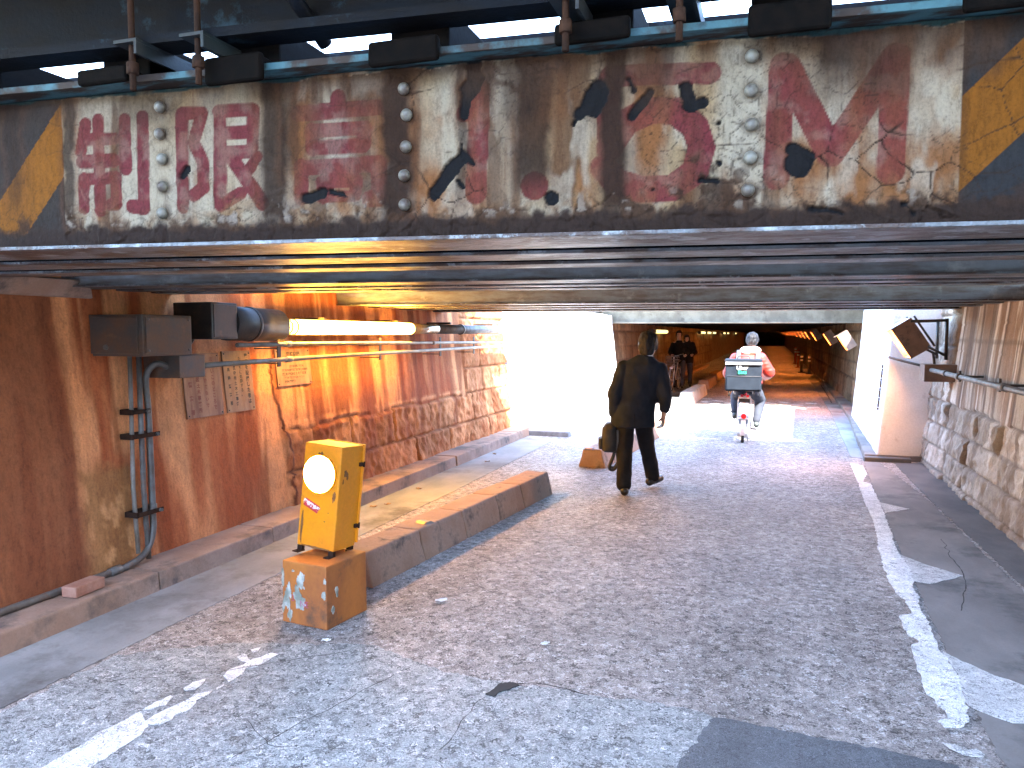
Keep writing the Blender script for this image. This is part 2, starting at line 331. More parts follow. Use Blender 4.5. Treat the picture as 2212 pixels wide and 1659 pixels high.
# ------------------------------------------------------------------ ground materials
def asphalt(name, dark, light, scale=46, big=0.5, rough=0.8, bump=0.8, grit=1.0):
    t = NT(name); p = t.pos()
    wob = t.new('TexNoise', Vector=p, Scale=70.0, Detail=3.0)
    pw = t.mix(0.05, p, wob.outputs['Color'], 'LINEAR_LIGHT')
    v = t.new('TexVoronoi', Vector=pw, Scale=scale); sp = t.new('SeparateColor', Color=v.outputs['Color']); cr = sp.outputs[0]
    v2 = t.new('TexVoronoi', Vector=pw, Scale=scale * 2.1); cr2 = t.new('SeparateColor', Color=v2.outputs['Color']).outputs[1]
    m = tuple((a + b) / 2 for a, b in zip(dark, light))
    col = t.ramp(cr, [(0.0, tuple(k * 0.3 for k in dark)), (0.2, tuple(k * 0.8 for k in dark)), (0.32, m), (0.72, m), (0.86, light), (1.0, tuple(min(0.75, k * 1.6) for k in light))])
    col = t.mix(0.55, col, t.ramp(cr2, [(0, (0.30, 0.30, 0.30)), (0.5, (1, 1, 1)), (1, (1.6, 1.58, 1.55))]), 'MULTIPLY')
    gap = t.ramp(v.outputs['Distance'], [(0.30, (1, 1, 1)), (0.62, (0.45, 0.44, 0.44))])
    col = t.mix(0.6 * grit, col, gap, 'MULTIPLY')
    n = t.noise(p, 0.8, 6, 0.62)
    col = t.mix(big, col, t.ramp(n, [(0.32, (0.55, 0.54, 0.55)), (0.62, (1.2, 1.2, 1.2))]), 'MULTIPLY')
    nt = t.noise(t.pos((1.4, 0.14, 1)), 1.0, 5, 0.6)
    col = t.mix(0.55, col, t.ramp(nt, [(0.36, (0.58, 0.57, 0.57)), (0.5, (0.95, 0.95, 0.95)), (0.62, (1.15, 1.14, 1.12))]), 'MULTIPLY')
    ns = t.noise(p, 2.1, 8, 0.72)
    col = t.mix(0.7 * grit, col, t.ramp(ns, [(0.30, (0.35, 0.34, 0.34)), (0.40, (1, 1, 1))]), 'MULTIPLY')
    n3 = t.noise(p, 6, 6, 0.7)
    col = t.mix(0.6, col, t.ramp(n3, [(0.3, (0.6, 0.6, 0.6)), (0.6, (1.12, 1.12, 1.12))]), 'MULTIPLY')
    t.bump(t.math('ADD', t.math('MULTIPLY', v.outputs['Distance'], -1.0), t.math('ADD', t.math('MULTIPLY', wob.outputs[0], 0.6), t.math('MULTIPLY', cr, 0.35))), bump, 0.012)
    return t.fin(col, t.ramp(sp.outputs[2], [(0, (rough - 0.42,) * 3), (0.6, (rough - .1,) * 3), (1, (rough,) * 3)]), 0, 0.5)
MA_road = asphalt('exposed_asphalt', (0.275, 0.24, 0.22), (0.61, 0.55, 0.51))
MA_light = asphalt('worn_pale_asphalt', (0.30, 0.325, 0.325), (0.58, 0.60, 0.595), 50, 0.4)
MA_dark = asphalt('repair_asphalt', (0.09, 0.097, 0.11), (0.14, 0.15, 0.165), 120, 0.35, 0.8, 0.3, .5)
MA_mortar = worn('smooth_mortar', (0.17, 0.18, 0.185), (0.27, 0.275, 0.28), 2.2, (1, 0.5, 1), bump=0.3, bscale=120, c3=(0.09, 0.085, 0.08), s3=1.4, t3=(0.5, 0.66), rough=0.8)
MA_mortar_warm = worn('worn_brown_mortar', (0.15, 0.135, 0.125), (0.23, 0.21, 0.195), 2.2, (1, 0.5, 1), bump=0.4, bscale=110, c3=(0.09, 0.085, 0.08), s3=1.6, t3=(0.5, 0.62), rough=0.8)
MA_mortar_dark = worn('damp_mortar', (0.075, 0.075, 0.075), (0.15, 0.14, 0.135), 2.4, (1, 0.6, 1), bump=0.4, bscale=90, rough=0.75)
MA_line = asphalt('road_paint', (0.80, 0.80, 0.79), (0.88, 0.88, 0.87), 58, 0.1, 0.75, 0.5, 0.12)
MA_line_old = asphalt('smeared_road_paint', (0.60, 0.595, 0.58), (0.76, 0.75, 0.73), 58, 0.35, 0.8, 0.5, 0.3)
MA_crack = plain('dirt_filled_crack', (0.035, 0.033, 0.032), 0.95)
MA_kerb = worn('stained_kerb_concrete', (0.26, 0.165, 0.12), (0.34, 0.24, 0.19), 3, (1, 1, 1), bump=0.5, bscale=70, c3=(0.10, 0.08, 0.07), s3=2.3, t3=(0.52, 0.66), rough=0.85)
MA_white = worn('whitewashed_concrete', (0.80, 0.79, 0.78), (0.72, 0.71, 0.69), 2.5, bump=0.35, bscale=45, bdist=0.008, c3=(0.42, 0.40, 0.38), s3=3.2, t3=(0.6, 0.74), rough=0.85)

def struct(name, mb, m, bevel=0.0):
    return tag(mb.build(name, m, None, bevel), kind='structure')
def ragged(poly, step=0.03, amp=0.006, seed=0, sy=1.0):
    out = []; n = len(poly)
    for i in range(n):
        a = np.array(poly[i], float); b = np.array(poly[(i + 1) % n], float); L = np.hypot(*(b - a)); k = max(1, int(L / step))
        for j in range(k):
            p = a + (b - a) * j / k
            out.append((p[0] + (vn(p[0] * 45, p[1] * 45, seed) - 0.5) * 2 * amp, p[1] + (vn(p[0] * 45, p[1] * 45, seed + 5) - 0.5) * 2 * amp * sy))
    a2 = sum(out[i][0] * out[(i + 1) % len(out)][1] - out[(i + 1) % len(out)][0] * out[i][1] for i in range(len(out)))
    return out if a2 > 0 else out[::-1]
def sheet(name, polys, z, m, amp=0.006, thick=0.003, step=0.03):
    b = MB()
    for k, p in enumerate(polys): b.prism(ragged(p, step, amp, k), z - thick, z)
    return struct(name, b, m)

g = MB(); g.add([(-60, -60, 0), (60, -60, 0), (60, 260, 0), (-60, 260, 0)], [(0, 1, 2, 3)]); struct('road', g, MA_road)
sheet('worn_paving', [[(-3.02, 2.9), (-2.6, 3.2), (-1.9, 3.42), (-1.45, 3.25), (-1.12, 3.22)] + PATCH_LIGHT[:8] + [(-0.31, 2.0), (-0.3, 1.2), (-3.02, 1.2)]], 0.004, MA_light, 0.02, step=0.022)
sheet('repair_paving', [PATCH_DARK[:7] + [(0.73, 2.2), (-0.31, 2.2)] + PATCH_DARK[8:]], 0.0045, MA_dark, 0.016, step=0.02)
sheet('gutter_strip', [[(-3.56, 0.6), (-3.03, 0.6), (-3.06, 3.4), (-3.0, 7.0), (-3.04, 11.4), (-3.56, 11.4)]], 0.0042, MA_mortar, 0.012)
sheet('gutter_strip', [[(0.98, 2.2), (1.52, 2.2), (1.50, 5.5), (1.45, 8.2), (1.30, 10.4), (1.12, 10.4), (0.97, 7.5), (0.90, 5.5), (0.86, 4.2), (0.84, 3.2)]], 0.0042, MA_mortar_warm, 0.012)
sheet('gutter_strip', [[(1.52, 2.0), (1.82, 2.0), (1.82, 10.5), (1.46, 10.5), (1.47, 8.2), (1.53, 5.5)]], 0.0041, MA_mortar_dark, 0.01)
sheet('gutter_strip', [[(1.0, 10.7), (1.3, 10.7), (1.48, 17.0), (1.55, 30), (1.3, 30), (1.18, 17.0)]], 0.0043, MA_mortar, 0.012)
sheet('lane_marking', [LINE_R], 0.0085, MA_line, 0.010, step=0.022)
sheet('lane_marking', [F1, F2, F3, F4], 0.0078, MA_line_old, 0.006)
sheet('lane_marking', [L0, L1, L2, L3, L4, L5, L6], 0.0085, MA_line, 0.006, step=0.02)
b = MB()
for (a, c) in DASH:
    d = 0.035; b.prism([(a[0], a[1] - d), (c[0], c[1] - d), (c[0], c[1] + d), (a[0], a[1] + d)], 0.001, 0.006)
struct('paving_joint_marking', b, MA_line)
b = MB()
def crackline(pts, wd):
    p = []
    for i in range(len(pts) - 1):
        a = np.array(pts[i]); c = np.array(pts[i + 1]); k = max(2, int(np.hypot(*(c - a)) / 0.03))
        for j in range(k): p.append(a + (c - a) * j / k)
    p.append(np.array(pts[-1]))
    L = []; Rr = []
    for i, q in enumerate(p):
        t = p[min(i + 1, len(p) - 1)] - p[max(i - 1, 0)]; t = t / (np.hypot(*t) + 1e-9); nrm = np.array([-t[1], t[0]])
        off = nrm * (vn(q[0] * 12, q[1] * 12, 3) - 0.5) * 0.03; ww = wd * (0.35 + 1.1 * vn(q[0] * 31, q[1] * 31, 9)) / 2
        L.append(q + off + nrm * ww); Rr.append(q + off - nrm * ww)
    n = len(p); b.add([(*v, 0.0092) for v in L] + [(*v, 0.0092) for v in Rr], [(i, i + n, i + n + 1, i + 1) for i in range(n - 1)])
crackline([(-1.62, 3.13), (-1.70, 2.85), (-1.78, 2.62), (-1.86, 2.3)], 0.004)
crackline([(-1.12, 3.22), (-1.16, 2.95), (-1.15, 2.6)], 0.0035)
crackline([(-1.13, 3.2), (-0.98, 3.25), (-0.72, 3.22)], 0.007)
crackline([(-2.9, 2.62), (-2.4, 2.9), (-1.95, 3.3)], 0.004)
crackline([(1.06, 4.9), (1.22, 5.6), (1.27, 6.6)], 0.006)
crackline([(-2.0, 2.55), (-1.8, 2.42), (-1.5, 2.5)], 0.003)
crackline([(1.35, 19), (1.5, 26)], 0.03)
b.prism(ragged([(-1.13, 3.19), (-1.15, 3.09), (-1.12, 3.07), (-1.09, 3.14), (-1.04, 3.215), (-1.09, 3.23)], 0.02, 0.01), 0.004, 0.0091)
struct('pavement_crack', b, MA_crack)

# ------------------------------------------------------------------ kerbs
def kerb(name, x0, x1, ys, z, m, fx):
    b = MB()
    for y0, y1 in zip(ys[:-1], ys[1:]):
        dz = random.uniform(-0.006, 0.006); dx = random.uniform(-0.008, 0.008)
        X0 = [x0(y0 + 0.004), x0(y1 - 0.004)]; X1 = [x1(y0 + 0.004) + dx, x1(y1 - 0.004) + dx]
        b.hexa([(X0[0], y0 + .004, -.02), (X1[0] + fx, y0 + .004, -.02), (X1[1] + fx, y1 - .004, -.02), (X0[1], y1 - .004, -.02), (X0[0], y0 + .004, z + dz), (X1[0], y0 + .004, z + dz), (X1[1], y1 - .004, z + dz), (X0[1], y1 - .004, z + dz)])
    return struct(name, b, m, 0.012)
kerb('kerb', lambda y: -4.0, lambda y: -3.55, [-1.0, 0.2, 1.4, 2.6, 3.75, 4.9, 6.1, 7.3, 8.5, 9.7, 10.9, 11.46], 0.125, MA_kerb, 0.012)
kerb('kerb', lambda y: -3.7, lambda y: -2.93, [11.47, 12.7, 13.9, 15.1, 16.2], 0.07, MA_mortar, 0.01)
kerb('kerb', lambda y: 2.3, lambda y: 1.15 + (y - 10.6) * 0.05 if y < 16 else 1.42 + (y - 16) * 0.018, [10.58, 11.8, 13.0, 14.2, 15.6, 17.5, 19.5, 22, 25, 28], 0.07, MA_mortar_warm, -0.01)
b = MB(); b.box((1.13, 10.44, -0.01), (1.66, 10.575, 0.055)); struct('kerb', b, MA_mortar_dark, 0.012)

# ------------------------------------------------------------------ stained stone and concrete walls
MA_wall = pigment('stained_wall', 0.85, 70, 0.48, 0.7, 0.010, 11)
def stones(Y, Z, courses, ztop, seed, wmin=0.45, wmax=0.85):
    """rock-faced masonry: height of the face and a colour per stone; only where Z < ztop(Y)"""
    Yw = Y + (fbm(Y * 3, Z * 3, 3, seed) - .5) * 0.026; Zw = Z + (fbm(Y * 2.2, Z * 4, 3, seed + 1) - .5) * 0.016
    dep = np.zeros(Y.shape); cid = np.zeros(Y.shape); edge = np.full(Y.shape, 9.0); rnd = np.random.RandomState(seed)
    for k in range(len(courses) - 1):
        z0, z1 = courses[k], courses[k + 1]; m = (Zw >= z0) & (Zw < z1)
        ys = [Y.min() - 1.0]
        while ys[-1] < Y.max() + 1: ys.append(ys[-1] + rnd.uniform(wmin, wmax))
        ys = np.array(ys); i = np.clip(np.searchsorted(ys, Yw) - 1, 0, len(ys) - 2)
        e = np.minimum(np.minimum(Yw - ys[i], ys[i + 1] - Yw), np.minimum(Zw - z0, z1 - Zw))
        tilt = rnd.uniform(-1, 1, (len(ys), 4))
        yc = (ys[i] + ys[i + 1]) / 2; zc = (z0 + z1) / 2
        fac = (0.5 + 0.5 * tilt[i, 0]) * 0.022 + tilt[i, 1] * 0.06 * (Yw - yc) + tilt[i, 2] * 0.07 * (Zw - zc)
        rg = fbm(Y * 6 + tilt[i, 3] * 9, Z * 6, 4, seed + 4); rough = (np.abs(rg - 0.5) * -1.6 + 0.2) * 0.060 + (fbm(Y * 20, Z * 20, 3, seed + 6) - .5) * 0.03
        d = sst(0.0, 0.016, e) * 0.024 + sst(0.002, 0.022, e) * (fac * 0.8 + rough)
        dep = np.where(m, d, dep); cid = np.where(m, tilt[i, 3] * 0.5 + 0.5, cid); edge = np.where(m, e, edge)
    inside = ztop - Zw
    msk = (inside > 0).astype(float); edge = np.minimum(edge, np.maximum(inside, 0) + 9 * (msk == 0))
    return dep * sst(0, 0.04, inside), cid, edge, msk

def wall_surface(name, y0, y1, z1, X0, batter, side, ztopf, courses, colf, seed, parent, res=0.02, w=(0.45, 0.85)):
    ys = np.arange(y0, y1 + res / 2, res); zs = np.linspace(0.0, z1, int(z1 / res) + 1); Y, Z = np.meshgrid(ys, zs)
    dep, cid, edge, msk = stones(Y, Z, courses, ztopf(Y), seed, *w)
    con = (fbm(Y * 1.5, Z * 1.5, 4, seed + 9) - .5) * 0.03 + (fbm(Y * 10, Z * 3, 3, seed + 12) - .5) * 0.008
    board = np.abs(((Z + 0.03 * (vn(Y * .7, Z * 0, 5) - .5)) / 0.28) % 1.0 - 0.5) * 2
    con = con - 0.006 * (1 - sst(0.0, 0.04, 1 - board))
    D = np.where(msk > 0, dep - 0.008, con + 0.012)
    X = X0 + side * (-batter * Z) + side * D          # side=+1: faces +X
    C = colf(Y, Z, cid, edge, msk)
    P = np.stack([X, Y, Z], -1)
    return grid_mesh(name, P, C, MA_wall, parent, flip=(side > 0))

def left_cols(Y, Z, cid, edge, msk):
    C = np.ones(Y.shape + (3,)) * np.array([0.40, 0.335, 0.275])
    C = C * (0.55 + 0.9 * fbm(Y * 3.5, Z * 3.0, 6, 21, .62))[..., None]
    st = fbm(Y * 7, Z * 0.55, 4, 31); st2 = fbm(Y * 2.3 + 5, Z * 0.35, 3, 37)
    C = mixc(C, (0.17, 0.095, 0.06), sst(0.48, 0.58, st) * 0.85 * (msk == 0))
    C = mixc(C, (0.22, 0.09, 0.045), sst(0.46, 0.60, st2) * 0.8)
    C = mixc(C, (0.50, 0.42, 0.33), sst(0.56, 0.70, fbm(Y * 9, Z * 0.8, 4, 41)) * 0.4 * sst(0.7, 1.2, Z))
    S = np.ones(C.shape) * np.array([0.33, 0.26, 0.20]); S = S * (0.62 + 0.7 * cid)[..., None]
    S = mixc(S, (0.22, 0.13, 0.075), sst(0.45, 0.65, fbm(Y * 4, Z * 4, 4, 51)) * 0.8)
    S = mixc(S, (0.46, 0.41, 0.35), sst(0.58, 0.75, fbm(Y * 6, Z * 3, 4, 55)) * 0.7)
    C = np.where((msk > 0)[..., None], S, C)
    C = mixc(C, (0.12, 0.085, 0.06), (1 - sst(0.004, 0.022, edge)) * 0.75 * msk)
    dr = sst(0.04, 0.0, np.abs(Z - 0.80 - 0.03 * fbm(Y * 9, Z * 0, 3, 3))) * sst(5.6, 5.9, Y)      # lime drips at the foot of the concrete
    C = mixc(C, (0.60, 0.55, 0.48), dr * 0.55 * sst(0.4, 0.6, fbm(Y * 14, Z * 6, 3, 61)))
    for (yc, hw, k) in [(3.66, 0.03, .55), (3.86, 0.05, .5), (5.02, 0.05, .35), (6.12, 0.10, .8), (6.42, .04, .5), (7.02, 0.17, .8), (7.45, 0.05, .6), (7.85, .05, .6), (8.25, .06, .6), (8.75, .05, .5), (9.3, .08, .6), (10.2, .06, .5)]:
        wob = (fbm(Z * 3, Z * 0 + yc, 3, 71) - .5) * 0.12
        m = sst(hw * 1.5, hw * 0.5, np.abs(Y - yc - wob)) * sst(0.05, 0.9, Z + 0.3 * fbm(Y * 9, Z, 2, 8))
        C = mixc(C, (0.13, 0.055, 0.03), m * k)
    mold = sst(3.50, 3.56, Y + (fbm(Y * 5, Z * 5, 3, 81) - .5) * .2) * sst(3.98, 3.90, Y + (fbm(Y * 5, Z * 5, 3, 82) - .5) * .12) * sst(0.82, 0.72, Z + (fbm(Y * 6, Z * 6, 3, 83) - .5) * .16)
    C = mixc(C, (0.19, 0.175, 0.12), mold * 0.8); C = mixc(C, (0.36, 0.34, 0.27), mold * sst(0.52, 0.7, fbm(Y * 16, Z * 10, 4, 84)))
    C = mixc(C, (0.50, 0.43, 0.36), sst(3.5, 3.58, Y) * sst(4.1, 3.95, Y) * sst(0.75, 0.95, Z + .1 * fbm(Y * 5, Z, 2, 4)) * sst(.44, .58, fbm(Y * 8, Z * .5, 4, 43)) * .8)  # pale streaks, strengthened in colour to stand for the lamplit zone
    C = mixc(C, (0.115, 0.068, 0.055), sst(3.64, 3.50, Y + 0.06 * Z + (fbm(Y * 3, Z * 3, 3, 91) - .5) * .1) * 0.85)   # lamp cut-off painted in: near end darkened as if unlit
    ck = 5.55 + 0.10 * np.sin(Z * 3.1) + (fbm(Z * 6, Z * 0, 4, 95) - .5) * 0.14                        # the open joint
    C = mixc(C, (0.08, 0.04, 0.025), sst(0.030, 0.012, np.abs(Y - ck)) * sst(1.42, 1.3, Z))
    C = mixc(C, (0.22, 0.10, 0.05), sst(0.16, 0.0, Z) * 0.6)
    C = C * np.array([1.50, 0.78, 0.40])  # even orange tint standing in for lamplight, over the rust staining
    return np.clip(C, 0.01, 0.8)
def left_top(Y): return np.where(Y < 5.58, -1.0, np.where(Y < 9.75, 0.775 + 0.02 * np.sin(Y * 5), 2.5))
wl_root = empty('abutment_wall', (-3.9, 6.0, 0), label='long rust-stained concrete and stone wall behind the yellow lamp box', cat='wall')
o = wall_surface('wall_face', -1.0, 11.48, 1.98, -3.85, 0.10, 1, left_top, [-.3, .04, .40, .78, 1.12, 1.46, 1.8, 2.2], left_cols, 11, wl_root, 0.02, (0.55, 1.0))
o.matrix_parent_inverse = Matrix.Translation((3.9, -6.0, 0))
b = MB((-3.9, 6.0, 0)); b.box((-4.9, -1.0, 0), (-4.075, 11.47, 1.86)); b.build('wall_core', MA_kerb, wl_root)
b = MB((-3.9, 6.0, 0))
b.hexa([(-4.6, 2.6, 1.80), (-3.99, 2.6, 1.80), (-3.99, 3.75, 1.80), (-4.6, 3.75, 1.80), (-4.6, 2.7, 1.99), (-3.90, 2.7, 1.90), (-3.90, 3.65, 1.90), (-4.6, 3.65, 1.99)]); b.build('bearing_stone', MA_kerb, wl_root, 0.015)

def right_cols(Y, Z, cid, edge, msk):
    C = np.ones(Y.shape + (3,)) * np.array([0.40, 0.35, 0.295])
    C = C * (0.8 + 0.4 * fbm(Y * 2.5, Z * 2.5, 5, 121))[..., None]
    C = mixc(C, (0.19, 0.12, 0.08), sst(0.46, 0.60, fbm(Y * 5, Z * 0.5, 4, 131)) * 0.9 * (msk == 0))
    C = mixc(C, (0.20, 0.115, 0.07), sst(0.46, 0.66, fbm(Y * 1.6, Z * 0.35, 3, 137)) * 0.75)
    C = mixc(C, (0.62, 0.59, 0.54), sst(0.52, 0.60, fbm(Y * 7, Z * 0.5, 5, 141)) * 0.8 * (msk == 0))
    C = mixc(C, (0.09, 0.06, 0.045), sst(0.56, 0.64, fbm(Y * 11, Z * 0.5, 5, 143)) * 0.75 * (msk == 0))
    C = mixc(C, (0.12, 0.085, 0.065), sst(0.035, 0.0, np.abs(Z - 1.50 - .02 * fbm(Y * 2, Z * 0, 3, 5))) * 0.6 * (msk == 0))
    S = np.ones(C.shape) * np.array([0.36, 0.32, 0.27]); S = S * (0.65 + 0.6 * cid)[..., None]
    S = mixc(S, (0.18, 0.135, 0.10), sst(0.44, 0.60, fbm(Y * 5, Z * 1.5, 4, 151)) * 0.85)
    S = mixc(S, (0.50, 0.47, 0.42), sst(0.56, 0.72, fbm(Y * 6, Z * 2, 4, 155)) * 0.75)
    C = np.where((msk > 0)[..., None], S, C)
    C = mixc(C, (0.11, 0.085, 0.07), (1 - sst(0.004, 0.022, edge)) * 0.7 * msk)
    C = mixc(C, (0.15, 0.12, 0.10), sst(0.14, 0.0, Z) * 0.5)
    return np.clip(C, 0.01, 0.8)
wr_root = empty('abutment_wall', (1.9, 6.0, 0), label='grey-brown stone and concrete wall behind the long steel handrail pipe', cat='wall')
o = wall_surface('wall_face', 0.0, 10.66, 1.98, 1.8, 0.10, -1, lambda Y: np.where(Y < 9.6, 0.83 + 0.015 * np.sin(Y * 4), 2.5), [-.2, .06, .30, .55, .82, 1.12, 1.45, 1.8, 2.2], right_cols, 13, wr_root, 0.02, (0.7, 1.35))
o.matrix_parent_inverse = Matrix.Translation((-1.9, -6.0, 0))
b = MB((1.9, 6.0, 0)); b.box((2.04, 0.0, 0), (2.8, 10.6, 1.86)); b.build('wall_core', MA_kerb, wr_root)

def block(name, p, z, bx, m, label, cat):
    """battered pier: p = plan corners counter-clockwise, bx = how far each corner leans in per metre"""
    c = Vector((sum(q[0] for q in p) / 4, sum(q[1] for q in p) / 4, 0)); r = empty(name, c, label=label, cat=cat); b = MB(c)
    b.hexa([(q[0], q[1], 0) for q in p] + [(q[0] + k * z, q[1], z) for q, k in zip(p, bx)]); o = b.build('pier_face', m, r, 0.02)
    bm = bmesh.new(); bm.from_mesh(o.data); bmesh.ops.subdivide_edges(bm, edges=[e for e in bm.edges if e.calc_length() > 0.4], cuts=24, use_grid_fill=True)
    for v in bm.verts:
        q = np.array([[v.co.x * 3, v.co.y * 3, v.co.z * 3]]); k = (fbm3(q, 3, 4)[0] - .5) * 0.035; v.co += v.normal * k
    for f in bm.faces: f.smooth = True
    bm.to_mesh(o.data); bm.free(); return r, c
pr_root, prc = block('concrete_pier', [(1.285, 10.6), (2.5, 10.6), (2.5, 15.65), (1.44, 15.65)], 2.3, [0.08, 0, 0, 0.09], MA_white, 'whitewashed leaning concrete pier catching sunlight beside the floodlight', 'pier')
pl_root, plc = block('concrete_pier', [(-4.4, 11.50), (-2.96, 11.50), (-3.02, 16.3), (-4.4, 16.3)], 1.98, [0, -0.10, -0.10, 0], MA_white, 'glaring white concrete pier past the end of the stained wall', 'pier')
MA_galv = worn('weathered_conduit', (0.12, 0.12, 0.118), (0.085, 0.07, 0.06), 9, rough=0.5, metal=0.15, bump=0.15, c3=(0.14, 0.075, 0.045), s3=5, t3=(0.56, 0.68))
MA_galv_l = worn('pale_painted_conduit', (0.21, 0.20, 0.18), (0.15, 0.125, 0.10), 6, rough=0.5, metal=0.1, bump=0.15, c3=(0.2, 0.12, 0.08), s3=5, t3=(0.58, 0.68))
b = MB(prc); b.tube([(1.38, 10.56, 1.30), (1.55, 10.56, 1.25), (1.74, 10.56, 1.20)], 0.017, 10); b.build('conduit', MA_galv_l, pr_root)
b = MB(prc)
for k in range(14): z = 0.62 + k * 0.042; b.cbox((1.275 + .08 * z, 10.94, z), (0.02, 0.012, 0.03 + 0.01 * (k % 3)))
b.build('rusty_joint', plain('rust_joint', (0.1, 0.06, 0.04), 0.9), pr_root)
# ------------------------------------------------------------------ railway bridges
SK = 0.1208                                     # the tracks cross the lane slightly askew
SX0, SX1 = -5.4, 3.4
def ztop(x): return 2.388 + 0.016 * (x + 2.5)           # the old girder sags a little towards its left end
def skb(b, y0, y1, z0, z1, x0=SX0, x1=SX1, s=SK):
    b.hexa([(x0, y0 + s * x0, z0), (x1, y0 + s * x1, z0), (x1, y1 + s * x1, z0), (x0, y1 + s * x0, z0), (x0, y0 + s * x0, z1), (x1, y0 + s * x1, z1), (x1, y1 + s * x1, z1), (x0, y1 + s * x0, z1)]); return b
def tilted(b, y0, y1, dz0, dz1, x0=SX0, x1=SX1):
    b.hexa([(x0, y0 + SK * x0, ztop(x0) + dz0), (x1, y0 + SK * x1, ztop(x1) + dz0), (x1, y1 + SK * x1, ztop(x1) + dz0), (x0, y1 + SK * x0, ztop(x0) + dz0), (x0, y0 + SK * x0, ztop(x0) + dz1), (x1, y0 + SK * x1, ztop(x1) + dz1), (x1, y1 + SK * x1, ztop(x1) + dz1), (x0, y1 + SK * x0, ztop(x0) + dz1)]); return b
MA_steel = worn('blistered_grey_steel', (0.105, 0.11, 0.115), (0.05, 0.028, 0.020), 4.2, (1, 1.6, 2), 0.45, 0.55, 0.44, 0.0, 1.0, 19, 0.016, c3=(0.22, 0.235, 0.24), s3=6, t3=(0.56, 0.61), spec=0.5)
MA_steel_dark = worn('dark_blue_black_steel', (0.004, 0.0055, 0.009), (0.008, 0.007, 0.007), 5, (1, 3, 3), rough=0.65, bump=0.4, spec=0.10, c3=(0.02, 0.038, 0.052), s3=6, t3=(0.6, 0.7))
MA_teal = worn('faded_teal_steel', (0.05, 0.12, 0.14), (0.035, 0.024, 0.019), 7, (1, 3, 1), 0.42, 0.56, 0.6, bump=0.4, bscale=40, spec=0.2)
MA_rust = worn('brown_rust', (0.045, 0.02, 0.011), (0.025, 0.014, 0.01), 12, rough=0.85, bump=0.5, bscale=80, spec=0.15)
MA_tie = worn('tarred_timber', (0.0022, 0.0018, 0.0016), (0.006, 0.0042, 0.0034), 5, (6, 1, 6), rough=0.85, bump=0.5, bscale=50, spec=0.06)
MA_sign = pigment('flaking_sign_paint', 0.7, 130, 0.5, 0.8, 0.004, 35, 0.07)
MA_cream = worn('stained_cream_steel', (0.22, 0.195, 0.15), (0.14, 0.12, 0.09), 4, (1, 1, 1), rough=0.5, bump=0.3, c3=(0.10, 0.08, 0.06), s3=3.0, t3=(0.58, 0.66))

br = empty('railway_bridge', (-0.5, 2.3, 0), label='low railway girder bridge with a cracked painted height limit across its front girder', cat='bridge')
borg = (-0.5, 2.3, 0)
# the painted web: one dense sheet with real blisters and curled flakes
xs = np.arange(-3.4, 1.9, 0.0045); zs = np.arange(1.872, 2.4401, 0.0045); X, Zg = np.meshgrid(xs, zs)
n1 = fbm(X * 6, Zg * 6, 5, 201); n2 = fbm(X * 22, Zg * 22, 4, 205); stv = fbm(X * 9, Zg * 0.8, 4, 211); stv2 = fbm(X * 3.3, Zg * 0.6, 3, 215)
wx = X + (fbm(X * 9, Zg * 9, 3, 221) - .5) * 0.07; wz = Zg + (fbm(X * 9, Zg * 9, 3, 225) - .5) * 0.07
e1, c1 = worley(wx * 8.5, wz * 9.5, 231); e2, c2 = worley(wx * 26, wz * 26, 235)
low = sst(2.06, 1.90, Zg + (n1 - .5) * 0.16)                                        # the rotten foot of the web
mid = sst(0.45, 0.62, fbm(X * 2.6, Zg * 2.6, 3, 241)) * sst(-1.0, -0.7, X) * sst(0.0, -.15, X)
heavy = np.clip(low + mid * 0.9, 0, 1)
crack = np.maximum(sst(0.042, 0.008, e1) * sst(0.38, 0.50, fbm(X * 3, Zg * 3, 3, 245)), sst(0.06, 0.012, e2) * sst(0.52, 0.62, fbm(X * 4, Zg * 4, 3, 247)) * 0.7)
crack = crack * (1 - 0.65 * sst(-1.05, -1.25, X))
crack = np.maximum(crack, sst(0.09, 0.02, e2) * heavy * 0.8)
stripe_l = (X < -2.325); stripe_r = (X > 0.476)
C = np.ones(X.shape + (3,)) * np.array([0.60, 0.57, 0.46])
C = mixc(C, (0.36, 0.40, 0.36), sst(0.5, 0.68, fbm(X * 5, Zg * 3, 3, 251)) * 0.6)
C = mixc(C, (0.50, 0.35, 0.17), sst(0.42, 0.60, stv2) * 0.75)
C = mixc(C, (0.40, 0.19, 0.06), sst(0.50, 0.66, n1 * 0.5 + stv * 0.5) * 0.85)
dr = segd(X, Zg, RED) - 0.0032 + (n2 - .5) * 0.003
redm = sst(0.0015, -0.0015, dr) * (~stripe_l) * (~stripe_r)
C = mixc(C, (0.25, 0.055, 0.068), redm * (1 - 0.25 * sst(0.45, 0.7, n2)))
dark = np.array([0.060, 0.052, 0.050])
def para(xa, za, sl, x, z): return z - (za + sl * (x - xa))
yl = (para(-2.326, 2.372, 1.22, X, Zg) < 0) & (para(-2.326, 2.125, 1.22, X, Zg) > 0)
yr = (para(0.476, 2.222, 1.00, X, Zg) < 0) & (para(0.476, 1.965, 1.00, X, Zg) > 0)
pil = (((X + 2.326) * 1.0) % 100)
C = np.where(stripe_l[..., None], np.where(yl[..., None], np.array([0.36, 0.145, 0.018]), dark), C)
C = np.where(stripe_r[..., None], np.where(yr[..., None], np.array([0.34, 0.135, 0.018]), np.array([0.045, 0.05, 0.058])), C)
strp = stripe_l | stripe_r
C = mixc(C, (0.10, 0.05, 0.025), sst(0.5, 0.72, stv) * 0.55 * strp)
wash = sst(0.45, 0.66, stv * 0.6 + n1 * 0.4) * (~strp)
C = mixc(C, (0.30, 0.12, 0.04), wash * 0.7 * (1 - .45 * redm))
